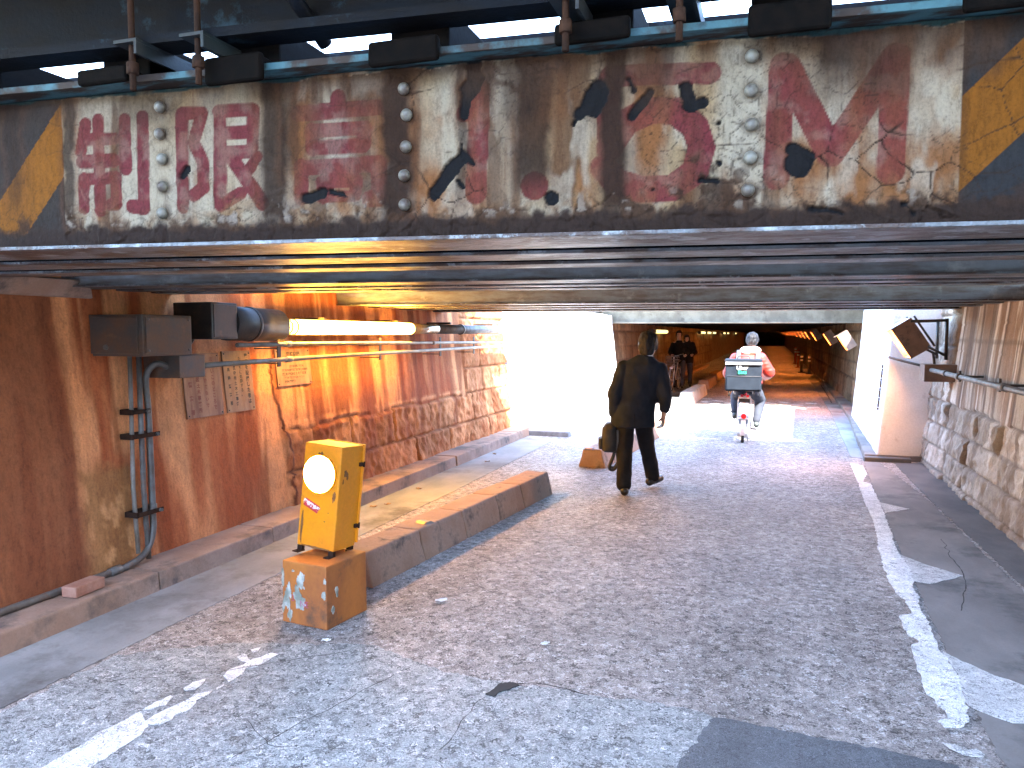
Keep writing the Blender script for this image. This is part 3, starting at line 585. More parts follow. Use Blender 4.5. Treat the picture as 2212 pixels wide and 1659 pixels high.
C = mixc(C, (0.13, 0.065, 0.035), sst(0.50, 0.62, fbm(X * 13, Zg * 1.1, 5, 219)) * 0.75 * (~strp) * (1 - .6 * redm))
C = mixc(C, (0.66, 0.64, 0.54), sst(0.60, 0.70, fbm(X * 11, Zg * 5, 4, 217)) * 0.55 * (~strp) * (1 - redm))
C = mixc(C, (0.30, 0.15, 0.055), low * (1 - strp) * 0.7 * sst(0.35, 0.6, n2))
streaks = [(-2.296, .022, 1.9, .85), (-1.98, .13, 2.27, .55), (-1.545, .050, 1.9, .95), (-1.49, .03, 2.1, .6), (-1.125, .050, 1.9, .97), (-0.915, .016, 2.0, .7), (-0.835, .014, 2.25, .6), (-0.70, .055, 2.02, .95), (-0.75, .06, 2.2, .6), (-0.452, .040, 1.9, .97), (-0.30, .02, 2.3, .6), (0.09, .07, 2.36, .6), (0.175, .085, 2.24, .92), (0.30, .06, 2.20, .6), (0.40, .05, 2.33, .55), (-1.30, .02, 2.3, .4), (-1.75, .05, 2.33, .55), (-2.52, .03, 2.0, .5)]
for (xc, hw, zb, k) in streaks:
    wob = (fbm(Zg * 7, Zg * 0 + xc * 3, 3, 261) - .5) * 0.05
    m = sst(hw * 1.35, hw * 0.6, np.abs(X - xc - wob + (n2 - .5) * 0.02)) * sst(zb - 0.05, zb + 0.07, Zg + (n1 - .5) * 0.12)
    C = mixc(C, (0.050, 0.028, 0.020), m * k); C = mixc(C, (0.20, 0.085, 0.035), sst(hw * 2.2, hw * 1.2, np.abs(X - xc - wob)) * sst(zb - .1, zb + .05, Zg) * (1 - m) * 0.45 * k)
C = mixc(C, (0.075, 0.042, 0.028), sst(0.52, 0.60, n1 * 0.45 + n2 * 0.55 + 0.25 * (heavy - 0.6)) * np.clip(heavy * 1.2, 0, 1) * 0.9)
C = mixc(C, (0.055, 0.036, 0.030), sst(1.95, 1.925, Zg + (n2 - .5) * 0.075))
C = mixc(C, (0.56, 0.52, 0.46), low * sst(0.66, 0.74, n2) * sst(1.93, 1.96, Zg) * (1 - strp) * 0.8)
bl = ztop(X) - 0.012 + (fbm(X * 8, X * 0, 4, 271) - .5) * 0.04
C = mixc(C, (0.035, 0.095, 0.115), sst(0.0, 0.004, Zg - bl) * (1 - 0.7 * sst(0.5, 0.62, n1)))
C = mixc(C, (0.05, 0.032, 0.024), crack * 0.88)
dh = segd(X, Zg, HOLES) + (n2 - .5) * 0.022 + (fbm(X * 60, Zg * 60, 2, 281) - .5) * 0.006
hole = sst(0.0015, -0.0015, dh)
C = mixc(C, (0.018, 0.019, 0.023), hole)
rz = np.full(X.shape, 9.0)
for (rx, rzz) in RIVETS: rz = np.minimum(rz, np.hypot(X - rx, Zg - rzz))
C = mixc(C, (0.10, 0.055, 0.035), sst(0.040, 0.018, rz) * 0.45)
relief = (n1 - .5) * 0.012 + (n2 - .5) * 0.005 * (0.4 + heavy) + (c1 - .5) * 0.006 * (0.3 + heavy) + sst(0.16, 0.03, e1) * 0.006 * (1 - crack) * sst(0.44, 0.56, fbm(X * 3, Zg * 3, 3, 245)) - crack * 0.006 - hole * 0.010 + sst(0.02, 0.0, np.abs(dh)) * (1 - hole) * 0.006 + heavy * (c2 - .4) * 0.010
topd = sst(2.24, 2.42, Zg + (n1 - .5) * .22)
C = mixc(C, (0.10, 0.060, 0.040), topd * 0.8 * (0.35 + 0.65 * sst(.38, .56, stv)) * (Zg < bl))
relief = relief * 0.6
relief = np.where(strp, relief * 0.35, relief)
Zp = np.minimum(Zg, ztop(X) - .004)
P = np.stack([X, 2.36 + SK * X - relief, Zp], -1)
grid_mesh('girder_web', P, np.clip(C * np.array([0.35, 0.305, 0.27]), 0.003, 0.7), MA_sign, br, org=borg)
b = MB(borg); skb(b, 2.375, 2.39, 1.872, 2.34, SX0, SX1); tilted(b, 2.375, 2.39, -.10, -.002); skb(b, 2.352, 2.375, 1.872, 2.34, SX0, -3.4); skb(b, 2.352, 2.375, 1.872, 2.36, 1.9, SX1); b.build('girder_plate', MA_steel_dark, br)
MA_rivet = worn('painted_rivet', (0.14, 0.13, 0.105), (0.045, 0.025, 0.016), 14, rough=0.5, bump=0.3, c3=(0.05, 0.03, 0.022), s3=10, t3=(0.55, 0.65))
rv0 = None
for i, (rx, rzz) in enumerate(RIVETS):
    if rv0 is None:
        b = MB(); b.ell((0, 0, 0), (0.019, 0.017, 0.019), 16, 10); rv0 = b.build('rivet', MA_rivet, br)
        q = rv0
    else: q = copy_tree(rv0, br)
    q.location = (rx - borg[0], 2.352 + SK * rx - borg[1], rzz)
# bottom flanges and the webs above them
def flange(y0, y1, parent, org, z=1.86, th=0.0115, m=None, x0=SX0, x1=SX1):
    b = MB(org); skb(b, y0, y1, z, z + th, x0, x1); return b.build('bottom_flange', m or MA_steel, parent, 0.002)
for (a, c) in ((2.235, 2.54), (2.705, 2.93), (3.107, 3.285)): flange(a, c, br, borg)
for yw in (2.82, 3.20):
    b = MB(borg); skb(b, yw - .007, yw + .007, 1.8725, 2.34); b.build('girder_plate', MA_steel_dark, br)
b = MB(borg); tilted(b, 2.285, 2.50, 0, .022); b.build('top_flange', MA_teal, br, 0.003)
b = MB(borg); tilted(b, 2.70, 2.95, 0, .022); tilted(b, 3.1, 3.3, 0, .022); b.build('top_flange', MA_rust, br)
# sleepers lying across the girders, with a tie block hanging over the front edge
for xc in (-3.2, -2.66, -2.10, -1.60, -1.05, -0.51, 0.04, 0.58, 1.1, 1.65):
    j = random.uniform(-.02, .02); xc += j; b = MB(borg); y0 = 2.37 + SK * xc; zt = ztop(xc) + .026
    b.box((xc - .10, y0, zt), (xc + .10, y0 + 1.15, zt + .145)); s = b.build('sleeper', MA_tie, br, 0.008)
    b = MB(borg); b.box((xc - .125 + .03 * abs(j) * 50 % .04, y0 - .115, zt - .048 + j), (xc + .11, y0 - .0868, zt + .022)); b.box((xc - .09, y0 - .0864, zt + .001), (xc + .08, y0 - .002, zt + .03)); b.build('tie_block', MA_tie, br, 0.018, 3)
# guard beam on the sleeper ends
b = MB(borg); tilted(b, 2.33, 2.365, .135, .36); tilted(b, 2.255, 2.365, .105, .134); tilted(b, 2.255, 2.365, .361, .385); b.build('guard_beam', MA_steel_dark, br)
b = MB(borg); tilted(b, 1.30, 2.34, .52, .56); b.build('shade_plate', MA_steel_dark, br)  # unseen canopy added overhead to keep sky and sun off the sign
b = MB(borg); tilted(b, 2.95, 3.30, .26, .29); b.build('shade_plate', MA_steel_dark, br)  # plate added over the sleeper gaps against leaking sun
MA_brk = worn('bracket_steel', (0.018, 0.026, 0.03), (0.03, 0.03, 0.03), 9, rough=0.5, spec=0.2)
for xc in (-1.93, -1.70, -0.56, -0.25):
    y0 = 2.20 + SK * xc; zt = ztop(xc) + .105
    b = MB(borg); b.box((xc - .05, y0, zt - .012), (xc + .04, y0 + .62, zt - .002)); b.box((xc + .030, y0, zt - .05), (xc + .040, y0 + .62, zt - .0125)); b.build('bracket', MA_brk, br)
    b = MB(borg); yb = y0 + .03; b.tube([(xc - .005, yb, zt - .15), (xc - .005, yb, zt + .36)], 0.010, 10); b.tube([(xc - .005, yb, zt - .10), (xc - .005, yb, zt - .065)], 0.019, 6); b.build('hook_bolt', MA_rust, br)
b = MB(borg); b.tube([(-1.42, 2.00, 2.72), (-1.40, 2.10, 2.60), (-1.385, 2.24, 2.515)], 0.024, 12); b.build('drain_pipe', MA_steel_dark, br)

def track_bridge(name, flanges, label, org, front_m, deck, zt=2.45):
    r = empty(name, org, label=label, cat='bridge')
    for i, (a, c) in enumerate(flanges):
        flange(a, c, r, org)
        b = MB(org); m = (a + c) / 2 if i else a + 0.035
        skb(b, m - .007, m + .007, 1.8725, zt); b.build('girder_plate', front_m if i == 0 else MA_steel_dark, r)
    for (a, c, z) in deck:
        b = MB(org); skb(b, a, c, z, z + 0.06); b.build('deck_plate', MA_steel_dark, r)
    return r
MA_steel_face = worn('chipped_blue_grey_steel', (0.20, 0.22, 0.235), (0.13, 0.11, 0.10), 4, (1, 2, 5), 0.42, 0.62, 0.5, bump=0.5, bscale=24, c3=(0.30, 0.31, 0.30), s3=5, t3=(0.58, 0.68))
t2 = track_bridge('railway_bridge', [(4.02, 4.28), (4.44, 4.60), (4.74, 4.93)], 'second row of riveted bridge girders overhead, just behind the painted girder', (-0.5, 4.4, 0), MA_steel_face, [(3.35, 5.30, 2.46)])
b = MB((-0.5, 4.4, 0)); skb(b, 5.27, 5.30, 2.52, 3.25); b.build('shade_upstand', MA_steel_dark, t2)  # unseen upstand added to stop sun falling through the deck slit
t3 = track_bridge('railway_bridge', [(7.12, 7.42), (7.75, 8.05), (8.45, 8.75), (9.38, 9.68)], 'deepest band of dark bridge girders overhead, ending above the sunlit gap', (-0.5, 8.4, 0), MA_steel_face, [(5.80, 9.70, 2.46)])
b = MB((-0.5, 8.4, 0)); skb(b, 9.66, 9.70, 2.52, 2.75); b.build('shade_upstand', MA_steel_dark, t3)

# ------------------------------------------------------------------ the far underpass
S2 = 0.20
fb = empty('railway_bridge', (-0.3, 17.2, 0), label='cream stained bridge girder over the mouth of the long dark underpass', cat='bridge'); forg = (-0.3, 17.2, 0)
b = MB(forg); skb(b, 17.10, 17.14, 1.845, 2.5, -8, 8, S2); b.build('girder_web', MA_cream, fb)
b = MB(forg); skb(b, 16.98, 17.35, 1.81, 1.845, -8, 8, S2); b.build('bottom_flange', MA_cream, fb, 0.004)
b = MB(forg); skb(b, 16.98, 17.35, 2.5, 2.53, -8, 8, S2); b.build('top_flange', MA_cream, fb)
b = MB(forg); skb(b, 15.95, 16.97, 2.535, 2.57, -8, 8, S2); b.build('shade_plate', MA_steel_dark, fb)  # unseen overhang added to shade the cream girder from the sun
b = MB(forg); b.box((-6, 16.6, 2.575), (6, 236, 2.80)); b.build('deck_plate', MA_steel_dark, fb)
MA_tunnel = worn('sooty_masonry', (0.18, 0.13, 0.095), (0.10, 0.065, 0.045), 3, (1, 1, 1), rough=0.85, bump=0.6, bscale=30, c3=(0.08, 0.06, 0.045), s3=2.0, t3=(0.5, 0.66))
cr = empty('underpass_ceiling', (-0.7, 60, 0), label='dark beamed ceiling of the long low underpass', cat='ceiling'); corg = (-0.7, 60, 0)
b = MB(corg); y = 18.2
while y < 230: b.box((-4.2, y, 1.84), (2.9, y + .3, 2.2)); y += 1.5
b.build('cross_beam', MA_steel_dark, cr)
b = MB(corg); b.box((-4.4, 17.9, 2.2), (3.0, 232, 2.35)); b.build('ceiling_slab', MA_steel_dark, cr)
def tun_cols(Y, Z, cid, edge, msk):
    S = np.ones(Y.shape + (3,)) * np.array([0.20, 0.145, 0.095]); S = S * (0.7 + 0.5 * cid)[..., None] * (0.75 + 0.5 * fbm(Y * 2, Z * 2, 4, 301))[..., None]
    S = mixc(S, (0.10, 0.06, 0.04), sst(0.5, 0.68, fbm(Y * 3, Z * .4, 3, 305)) * 0.7)
    return np.clip(mixc(S, (0.06, 0.045, 0.035), (1 - sst(0.004, 0.03, edge)) * 0.75), .01, .6)
for (x0, side, y0, lab) in ((-3.35, 1, 16.2, 'orange-lit stone block wall behind the couple with the bicycle'), (1.72, -1, 15.6, 'dim stone block wall under the row of orange floodlights')):
    r = empty('underpass_wall', (x0, 30, 0), label=lab, cat='wall')
    o = wall_surface('wall_face', y0, 48.0, 2.2, x0, 0.06, side, lambda Y: Y * 0 + 9, [-.2, .25, .6, .95, 1.3, 1.65, 2.0, 2.4], tun_cols, 17 + side, r, 0.045, (0.4, 0.8)); o.matrix_parent_inverse = Matrix.Translation((-x0, -30, 0))
    b = MB((x0, 30, 0)); b.box((min(x0 - side * .25, x0 - side * 1.2), y0, 0), (max(x0 - side * .25, x0 - side * 1.2), 231, 2.4)); b.hexa([(x0 - side * .0, 47.9, 0), (x0 - side * .25, 47.9, 0), (x0 - side * .25, 231, 0), (x0, 231, 0), (x0 - side * .13, 47.9, 2.2), (x0 - side * .26, 47.9, 2.2), (x0 - side * .26, 231, 2.2), (x0 - side * .13, 231, 2.2)] if side > 0 else [(x0 + .25, 47.9, 0), (x0, 47.9, 0), (x0, 231, 0), (x0 + .25, 231, 0), (x0 + .26, 47.9, 2.2), (x0 + .13, 47.9, 2.2), (x0 + .13, 231, 2.2), (x0 + .26, 231, 2.2)])
    b.build('wall_core', MA_tunnel, r)
er = empty('end_wall', (-0.7, 231, 0), label='dark far end of the underpass', cat='wall')
b = MB((-0.7, 231, 0)); b.box((-5, 231, 0), (4, 113.4, 2.4)); b.build('wall_core', MA_tunnel, er)
kerb('kerb', lambda y: -3.4, lambda y: -2.95, [16.9, 18.4, 20, 22, 24, 27, 30, 34, 40], 0.10, MA_kerb, 0.01)

# ------------------------------------------------------------------ unseen buildings added to keep sun and low sky off girder and foreground
MA_plaster = worn('shade_building_plaster', (0.42, 0.40, 0.38), (0.36, 0.34, 0.32), 1.5, rough=0.85, bump=0.1)
MA_glass = plain('added_building_glass', (0.03, 0.035, 0.04), 0.15)
ob = empty('shade_building', (10, -8, 0), label='unseen plaster building added to shade the lane before the bridge', cat='building'); oorg = (10, -8, 0)
b = MB(oorg); b.box((5.2, -16, 0), (15, -8.0, 21)); b.box((5.2, -7.99, 0), (15, -2.0, 16.5)); b.build('wall', MA_plaster, ob)
for fl in range(3):
    for k in range(4):
        b = MB(oorg); y = -14.6 + k * 2.9; z = 1.4 + fl * 3.2; b.box((5.14, y, z), (5.24, y + 1.6, z + 1.5)); f = b.build('window', MA_galv, ob); b = MB(oorg); b.box((5.12, y + .06, z + .06), (5.13, y + 1.54, z + 1.44)); b.build('pane', MA_glass, f)

ob = empty('sky_block_building', (-3, -21, 0), label='unseen grey building added behind the viewpoint to cut low sky', cat='building'); oorg = (-3, -21, 0)  # added out of view so less low sky reaches the girder
MA_greyp = worn('sky_block_render', (0.22, 0.21, 0.20), (0.17, 0.165, 0.16), 1.5, rough=0.85, bump=0.1)
b = MB(oorg); b.box((-12, -26, 0), (4.5, -17, 7.5)); b.build('wall', MA_greyp, ob)
for fl in range(2):
    for k in range(4):
        b = MB(oorg); x = -10.4 + k * 3.6; z = 1.4 + fl * 3.2; b.box((x, -17.04, z), (x + 1.8, -16.94, z + 1.6)); f = b.build('window', MA_galv, ob); b = MB(oorg); b.box((x + .06, -16.93, z + .06), (x + 1.74, -16.92, z + 1.54)); b.build('pane', MA_glass, f)
def smooth_path(pts, n=6):
    p = [Vector(q) for q in pts]; out = []
    for i in range(len(p) - 1):
        a = p[max(i - 1, 0)]; b_ = p[i]; c = p[i + 1]; d = p[min(i + 2, len(p) - 1)]
        for k in range(n):
            t = k / n; out.append(0.5 * ((2 * b_) + (-a + c) * t + (2 * a - 5 * b_ + 4 * c - d) * t * t + (-a + 3 * b_ - 3 * c + d) * t ** 3))
    out.append(p[-1]); return out
# ------------------------------------------------------------------ tube lamp on the stained wall
SODIUM = (1.0, 0.40, 0.085)
MA_black = worn('sooty_black_metal', (0.022, 0.02, 0.019), (0.05, 0.035, 0.026), 8, rough=0.42, bump=0.2, c3=(0.10, 0.05, 0.03), s3=7, t3=(0.6, 0.7))
MA_box = worn('grey_box_metal', (0.06, 0.052, 0.048), (0.12, 0.062, 0.036), 6, rough=0.5, bump=0.2, c3=(0.17, 0.09, 0.05), s3=5, t3=(0.58, 0.68))
def lamp_glow(name, col, power): return plain(name, (0.8, 0.7, 0.5), 0.4, 0, col, power)
MA_tube_lit = lamp_glow('lit_sodium_glass', (1.0, 0.47, 0.06), 9.0)
MA_tube_dull = worn('amber_unlit_glass', (0.42, 0.30, 0.17), (0.30, 0.20, 0.11), 5, (1, 3, 1), rough=0.15, bump=0.05, spec=0.8)
org = (-3.72, 5.0, 0); AX, AZ = -3.715, 1.64
tl = empty('tube_lamp', org, label='long glowing yellow tube lamp with a black housing on the stained wall', cat='lamp')
b = MB(org); b.tube([(AX, 4.62, AZ + .02), (AX, 5.22, AZ + .01)], 0.125, 24); b.tube([(AX, 5.16, AZ), (AX, 5.25, AZ)], 0.115, 24); b.tube([(AX, 4.86, AZ + .015), (AX, 4.89, AZ + .015)], 0.131, 24); b.build('housing', MA_black, tl)
b = MB(org); b.box((-3.94, 4.36, 1.545), (AX + .10, 4.63, 1.80)); b.build('ballast_box', MA_black, tl, 0.01)
b = MB(org); b.tube([(AX, 5.25, AZ), (AX, 7.62, AZ)], 0.056, 20); b.build('lit_tube', MA_tube_lit, tl)
for y in (5.36, 5.44, 7.63, 9.05):
    b = MB(org); b.tube([(AX, y - .012, AZ), (AX, y + .012, AZ)], 0.065, 20); b.build('clamp_ring', MA_black, tl)
b = MB(org); b.tube(smooth_path([(-3.80, 4.40, 1.56), (-3.80, 4.33, 1.50), (-3.82, 4.22, 1.56), (-3.82, 4.13, 1.60)]), .011, 8); b.build('cable', MA_black, tl)
for z in (1.57, 1.775):
    for y in (4.39, 4.60):
        b = MB(org); b.ell((AX + .101, y, z), (.005, .009, .009), 10, 6); b.build('screw', MA_galv, tl)
b = MB(org); b.box((AX + .1005, 4.375, 1.56), (AX + .107, 4.615, 1.785)); b.build('lid', MA_black, tl, .003)
b = MB(org); b.tube([(AX, 7.62, AZ), (AX, 8.3, AZ)], 0.056, 20); b.build('end_tube', MA_tube_dull, tl)
b = MB(org); b.tube([(AX, 8.3, AZ), (AX, 9.9, AZ), (AX, 11.2, AZ)], 0.056, 20); b.build('sleeve_pipe', MA_galv, tl)
b = MB(org); n = 14
for k in range(n):
    q0, q1 = R(180 - 68 + 136 * k / n), R(180 - 68 + 136 * (k + 1) / n)
    def P(q, y, r): return (AX + r * math.cos(q), y, AZ + r * math.sin(q))
    b.hexa([P(q0, 5.26, .068), P(q0, 7.6, .068), P(q1, 7.6, .068), P(q1, 5.26, .068), P(q0, 5.26, .074), P(q0, 7.6, .074), P(q1, 7.6, .074), P(q1, 5.26, .074)])
b.build('reflector', MA_black, tl)  # black shield added behind the tube so its glow does not burn the wall
for y in (5.9, 7.3, 8.7, 10.2):
    b = MB(org); b.box((-4.06, y - .02, AZ + .06), (AX + .02, y + .02, AZ + .085)); b.build('bracket', MA_black, tl)
jb = empty('junction_box', (-3.77, 3.9, 1.445), label='large grey steel junction box at the top of the vertical conduits', cat='electrical box')
b = MB((-3.77, 3.9, 1.445)); b.box((-4.02, 3.72, 1.445), (-3.592, 4.137, 1.70)); b.build('box_body', MA_box, jb, 0.006)
b = MB((-3.77, 3.9, 1.445)); b.box((-3.985, 3.706, 1.46), (-3.62, 3.719, 1.685)); b.build('cover', MA_box, jb, 0.004)
b = MB((-3.77, 3.9, 1.445)); b.box((-3.5915, 3.74, 1.465), (-3.583, 4.12, 1.685)); b.build('side_lid', MA_box, jb, 0.003)
for y in (3.76, 4.10):
    for z in (1.48, 1.67):
        b = MB((-3.77, 3.9, 1.445)); b.ell((-3.582, y, z), (.004, .008, .008), 10, 6); b.build('screw', MA_galv, jb)
b = MB((-3.77, 3.9, 1.445)); b.tube([(-3.86, 3.708, 1.50), (-3.86, 3.695, 1.50)], 0.016, 12); b.build('knob', MA_galv, jb)
jb2 = empty('junction_box', (-3.79, 4.23, 1.29), label='small dark junction box below the big one, where a conduit bends in', cat='electrical box')
b = MB((-3.79, 4.23, 1.29)); b.box((-4.0, 4.12, 1.29), (-3.68, 4.36, 1.44)); b.build('box_body', MA_box, jb2, 0.006)
b = MB((-3.79, 4.23, 1.29)); b.box((-3.93, 4.17, 1.44), (-3.83, 4.25, 1.50)); b.build('nipple', MA_box, jb2)

def conduit(name, pts, r, m, label, smooth=True, joints=(), group=None):
    L = pts[-1]; e = empty(name, L, label=label, cat='conduit', group=group); b = MB(L); b.tube(smooth_path(pts) if smooth else pts, r, 12); b.build('pipe', m, e)
    for (p, q) in joints:
        b = MB(L); b.tube([p, q], r * 1.35, 12); b.build('coupling', m, e)
    return e, L
e, L = conduit('conduit', [(-3.79, 4.13, 1.365), (-3.82, 4.06, 1.385), (-3.875, 4.03, 1.30), (-3.855, 4.02, 1.1), (-3.83, 4.00, 0.85), (-3.795, 3.97, 0.45), (-3.775, 3.945, 0.30), (-3.768, 3.87, 0.185), (-3.763, 3.73, 0.145), (-3.762, 3.55, 0.14), (-3.76, 2.4, 0.14), (-3.76, 0.2, 0.14)], 0.021, MA_galv, 'thick grey conduit curving down from the small box and along the kerb', True, [((-3.797, 3.972, .48), (-3.79, 3.966, .42)), ((-3.762, 3.66, .142), (-3.762, 3.58, .14))])
for i, (ya, yb, x, r, lab) in enumerate(((3.93, 3.83, -3.905, .014, 'thin green-grey conduit, left of the three under the big junction box'), (3.985, 3.895, -3.885, .017, 'straight brown-grey conduit between the thin one and the bent one'))):
    e, L = conduit('conduit', [(x, ya, 1.45), (x + .03, ya - .03, 1.1), (x + .075, yb + .02, 0.6), (x + .12, yb, 0.19 - .05 * i)], r, MA_galv if i else MA_galv_l, lab, False)
for z, w0, w1 in ((1.085, 3.85, 4.0), (0.93, 3.83, 4.06), (0.44, 3.80, 4.02)):
    e = empty('conduit_clamp', (-3.85, 3.93, z), label='rusty steel clamp across the vertical conduits, %s' % {1.085: 'topmost of three', 0.93: 'middle of three', 0.44: 'lowest of three'}[z], cat='clamp', group='conduit clamps')
    b = MB((-3.85, 3.93, z)); X = -3.85 - .1 * z + .115; b.box((X - .075, w0, z - .017), (X - .062, w1, z + .017)); b.box((X + .02, w0 + .01, z - .014), (X + .028, w1, z + .014)); b.box((X - .07, w0, z - .017), (X + .024, w0 + .012, z + .017)); b.build('strap', MA_rust, e)
    b = MB((-3.85, 3.93, z)); b.tube([(X + .02, w1 - .03, z), (X + .045, w1 - .03, z)], 0.011, 8); b.build('bolt', MA_galv, e)
e, L = conduit('conduit', [(-3.72, 4.75, 1.50), (-3.72, 6.0, 1.498), (-3.72, 11.2, 1.46)], 0.017, MA_galv_l, 'upper of the two level conduits under the tube lamp', False, [((-3.72, 5.34, 1.5), (-3.72, 5.42, 1.5)), ((-3.72, 8.2, 1.48), (-3.72, 8.28, 1.48))])
e, L = conduit('conduit', [(-3.71, 4.36, 1.365), (-3.712, 5.9, 1.384), (-3.715, 11.2, 1.415)], 0.018, MA_galv_l, 'lower of the two level conduits, crossing the three notices', False, [((-3.712, 5.34, 1.377), (-3.712, 5.42, 1.378))])
for i, y in enumerate((5.30, 7.0, 8.5, 9.6)):
    e = empty('pipe_bracket', (-3.85, y, 1.42), label='dark strut bracket holding the two level conduits, number %s from the black lamp housing' % ['one', 'two', 'three', 'four'][i], cat='bracket', group='pipe brackets')
    b = MB((-3.85, y, 1.42)); b.box((-3.99, y - .01, 1.34), (-3.753, y + .01, 1.348)); b.box((-4.0, y - .01, 1.46), (-3.753, y + .01, 1.468)); b.box((-3.752, y - .022, 1.32), (-3.744, y + .022, 1.545)); b.build('strut', MA_black, e)

# ------------------------------------------------------------------ notices on the wall
MA_board = worn('weathered_notice_board', (0.30, 0.165, 0.08), (0.22, 0.10, 0.05), 5, (1, 3, .7), rough=0.55, bump=0.15, c3=(0.22, 0.12, 0.07), s3=4.5, t3=(0.52, 0.66), spec=0.5)
MA_board2 = worn('stained_notice_board', (0.28, 0.13, 0.065), (0.17, 0.062, 0.035), 4, (1, 4, .6), rough=0.5, bump=0.15, c3=(0.42, 0.28, 0.19), s3=5, t3=(0.66, 0.72), spec=0.5)
MA_ink = plain('faded_black_ink', (0.035, 0.025, 0.02), 0.7); MA_red_ink = plain('faded_red_ink', (0.16, 0.04, 0.025), 0.7)
def notice(y0, y1, z0, z1, m, label, cols, ink, horizontal=None):
    k = 1 / math.hypot(1, .1); up = Vector((-.1, 0, 1)) * k; out = Vector((1, 0, .1)) * k
    o0 = Vector((-3.85 - .1 * z0 + .026, y0, z0)); M = Matrix.Translation(o0) @ Matrix((( 0, up.x, out.x, 0), (1, up.y, out.y, 0), (0, up.z, out.z, 0), (0, 0, 0, 1)))
    wd, ht = y1 - y0, (z1 - z0) / k
    e = empty('notice_board', o0, label=label, cat='notice', group='notices on the stained wall'); MT = Matrix.Translation(-o0) @ M
    b = MB(); b.box((0, 0, -.012), (wd, ht, 0), MT); b.build('board', m, e, 0.002)
    b = MB()
    for px in (.02, wd - .02):
        for py in (.02, ht - .02): b.ell(MT @ Vector((px, py, 0)), (.006, .006, .006), 8, 6)
    b.build('screw', MA_black, e)
    items = [(t, x, y, s, bo, 'CENTER') for (t, x, y, s, bo) in cols]
    lettering('lettering', items, MT @ Matrix.Translation((0, 0, .0015)), ink, e); return e
def vertical(text, x, ytop, ybot, s, bold=0.0008):
    n = len(text); return [(ch, x, ytop - (ytop - ybot) * (i / max(1, n - 1)), s, bold) for i, ch in enumerate(text)]
notice(4.455, 4.845, 0.975, 1.44, MA_board2, 'stained notice board with red lettering and peeling lower edge, beside the conduits', vertical('お願いこのところで', .30, .42, .06, .038, .001) + vertical('ごみを捨てないで', .22, .40, .08, .034) + vertical('港区土木事務所', .14, .32, .05, .036, .0012) + vertical('警察署', .06, .24, .04, .04, .001), MA_red_ink)
notice(4.885, 5.222, 0.978, 1.45, MA_board, 'notice board with vertical black lettering, middle of the three notices', vertical('電灯を破損した者は', .275, .43, .07, .040, .0014) + vertical('ただちに処罰する。', .195, .41, .13, .034) + vertical('港区役所土木工事係', .125, .38, .06, .032, .001) + vertical('高輪警察署', .055, .33, .07, .032), MA_ink)
notice(5.55, 6.06, 1.137, 1.452, MA_board, 'square paint record notice with level rows of lettering under the glowing tube', [('塗装記録', .255, .265, .05, .0014), ('塗装年月 平成二年三月', .28, .215, .024, .0004), ('(支承部面積  平方米)', .29, .165, .024, .0004), ('施行者 東京都港区芝浦港南土木事務所', .265, .133, .022, .0006), ('施工者 株式会社 大 手 塗 装 店', .25, .10, .026, .0008), ('塗料名 鉛丹さび止め ペイント', .25, .068, .022, .0006), ('製造者 関西塗料', .18, .036, .022, .0006)], MA_ink)

# ------------------------------------------------------------------ yellow warning lamp on its pedestal
MA_yel = worn('signal_yellow_paint', (0.80, 0.285, 0.004), (0.74, 0.24, 0.004), 3, rough=0.42, bump=0.12, bscale=50, c3=(0.30, 0.15, 0.03), s3=6, t3=(0.62, 0.72), spec=0.5, obj=True)
MA_orange = worn('rusty_orange_paint', (0.46, 0.15, 0.025), (0.32, 0.10, 0.025), 3, (1, 1, .6), rough=0.6, bump=0.3, bscale=40, c3=(0.13, 0.06, 0.03), s3=4, t3=(0.54, 0.66), obj=True)
MA_lens = lamp_glow('lit_signal_lens', (1.0, 0.60, 0.26), 4.5)
MA_stick = plain('red_sticker', (0.50, 0.035, 0.045), 0.4); MA_wht = plain('white_print', (0.75, 0.72, 0.70), 0.5)
ph = 0.345
pd = empty('lamp_pedestal', (-2.345, 3.70, 0), rz=R(-8), label='orange painted concrete pedestal with peeling grey patches', cat='pedestal')
b = MB(); b.hexa([(-.155, -.17, 0), (.155, -.17, 0), (.155, .18, 0), (-.155, .18, 0), (-.152, -.168, ph), (.152, -.168, ph), (.152, .178, ph), (-.152, .178, ph)]); b.build('block', MA_orange, pd, 0.008)
MA_peel = worn('bare_greenish_concrete', (0.20, 0.215, 0.17), (0.50, 0.49, 0.44), 14, bump=0.4, rough=0.8, obj=True)
def patchset(pts, M, seed, r0, r1):
    rr = random.Random(seed); b = MB()
    for (x, y, sx, sy) in pts:
        poly = []
        for k in range(40):
            q = 2 * math.pi * k / 40; rad = 0.30 + 0.75 * vn(np.array([math.cos(q) * 1.6 + x * 50]), np.array([math.sin(q) * 1.6 + y * 50]), seed)[0] + 0.55 * vn(np.array([math.cos(q) * 5 + x * 90]), np.array([math.sin(q) * 5 + y * 70]), seed + 3)[0]
            poly.append((x + math.cos(q) * rad * sx, y + math.sin(q) * rad * sy))
        b.prism(poly, -.002, .0018 + 0.0004 * rr.random(), M)
    return b
MF = Matrix.Translation((0, -.1705, 0)) @ Matrix.Rotation(R(90), 4, 'X')
patchset([(-.03, .24, .022, .045), (-.012, .265, .02, .03), (-.04, .15, .026, .06), (-.02, .12, .03, .035), (-.105, .18, .018, .05), (-.12, .13, .02, .045), (-.145, .245, .01, .05), (-.10, .055, .016, .035), (-.145, .09, .009, .03), (.145, .265, .008, .014), (.135, .19, .012, .022), (-.075, .295, .01, .006), (.0, .21, .008, .008)], MF, 5, 0, 0).build('paint_patch', MA_peel, pd)
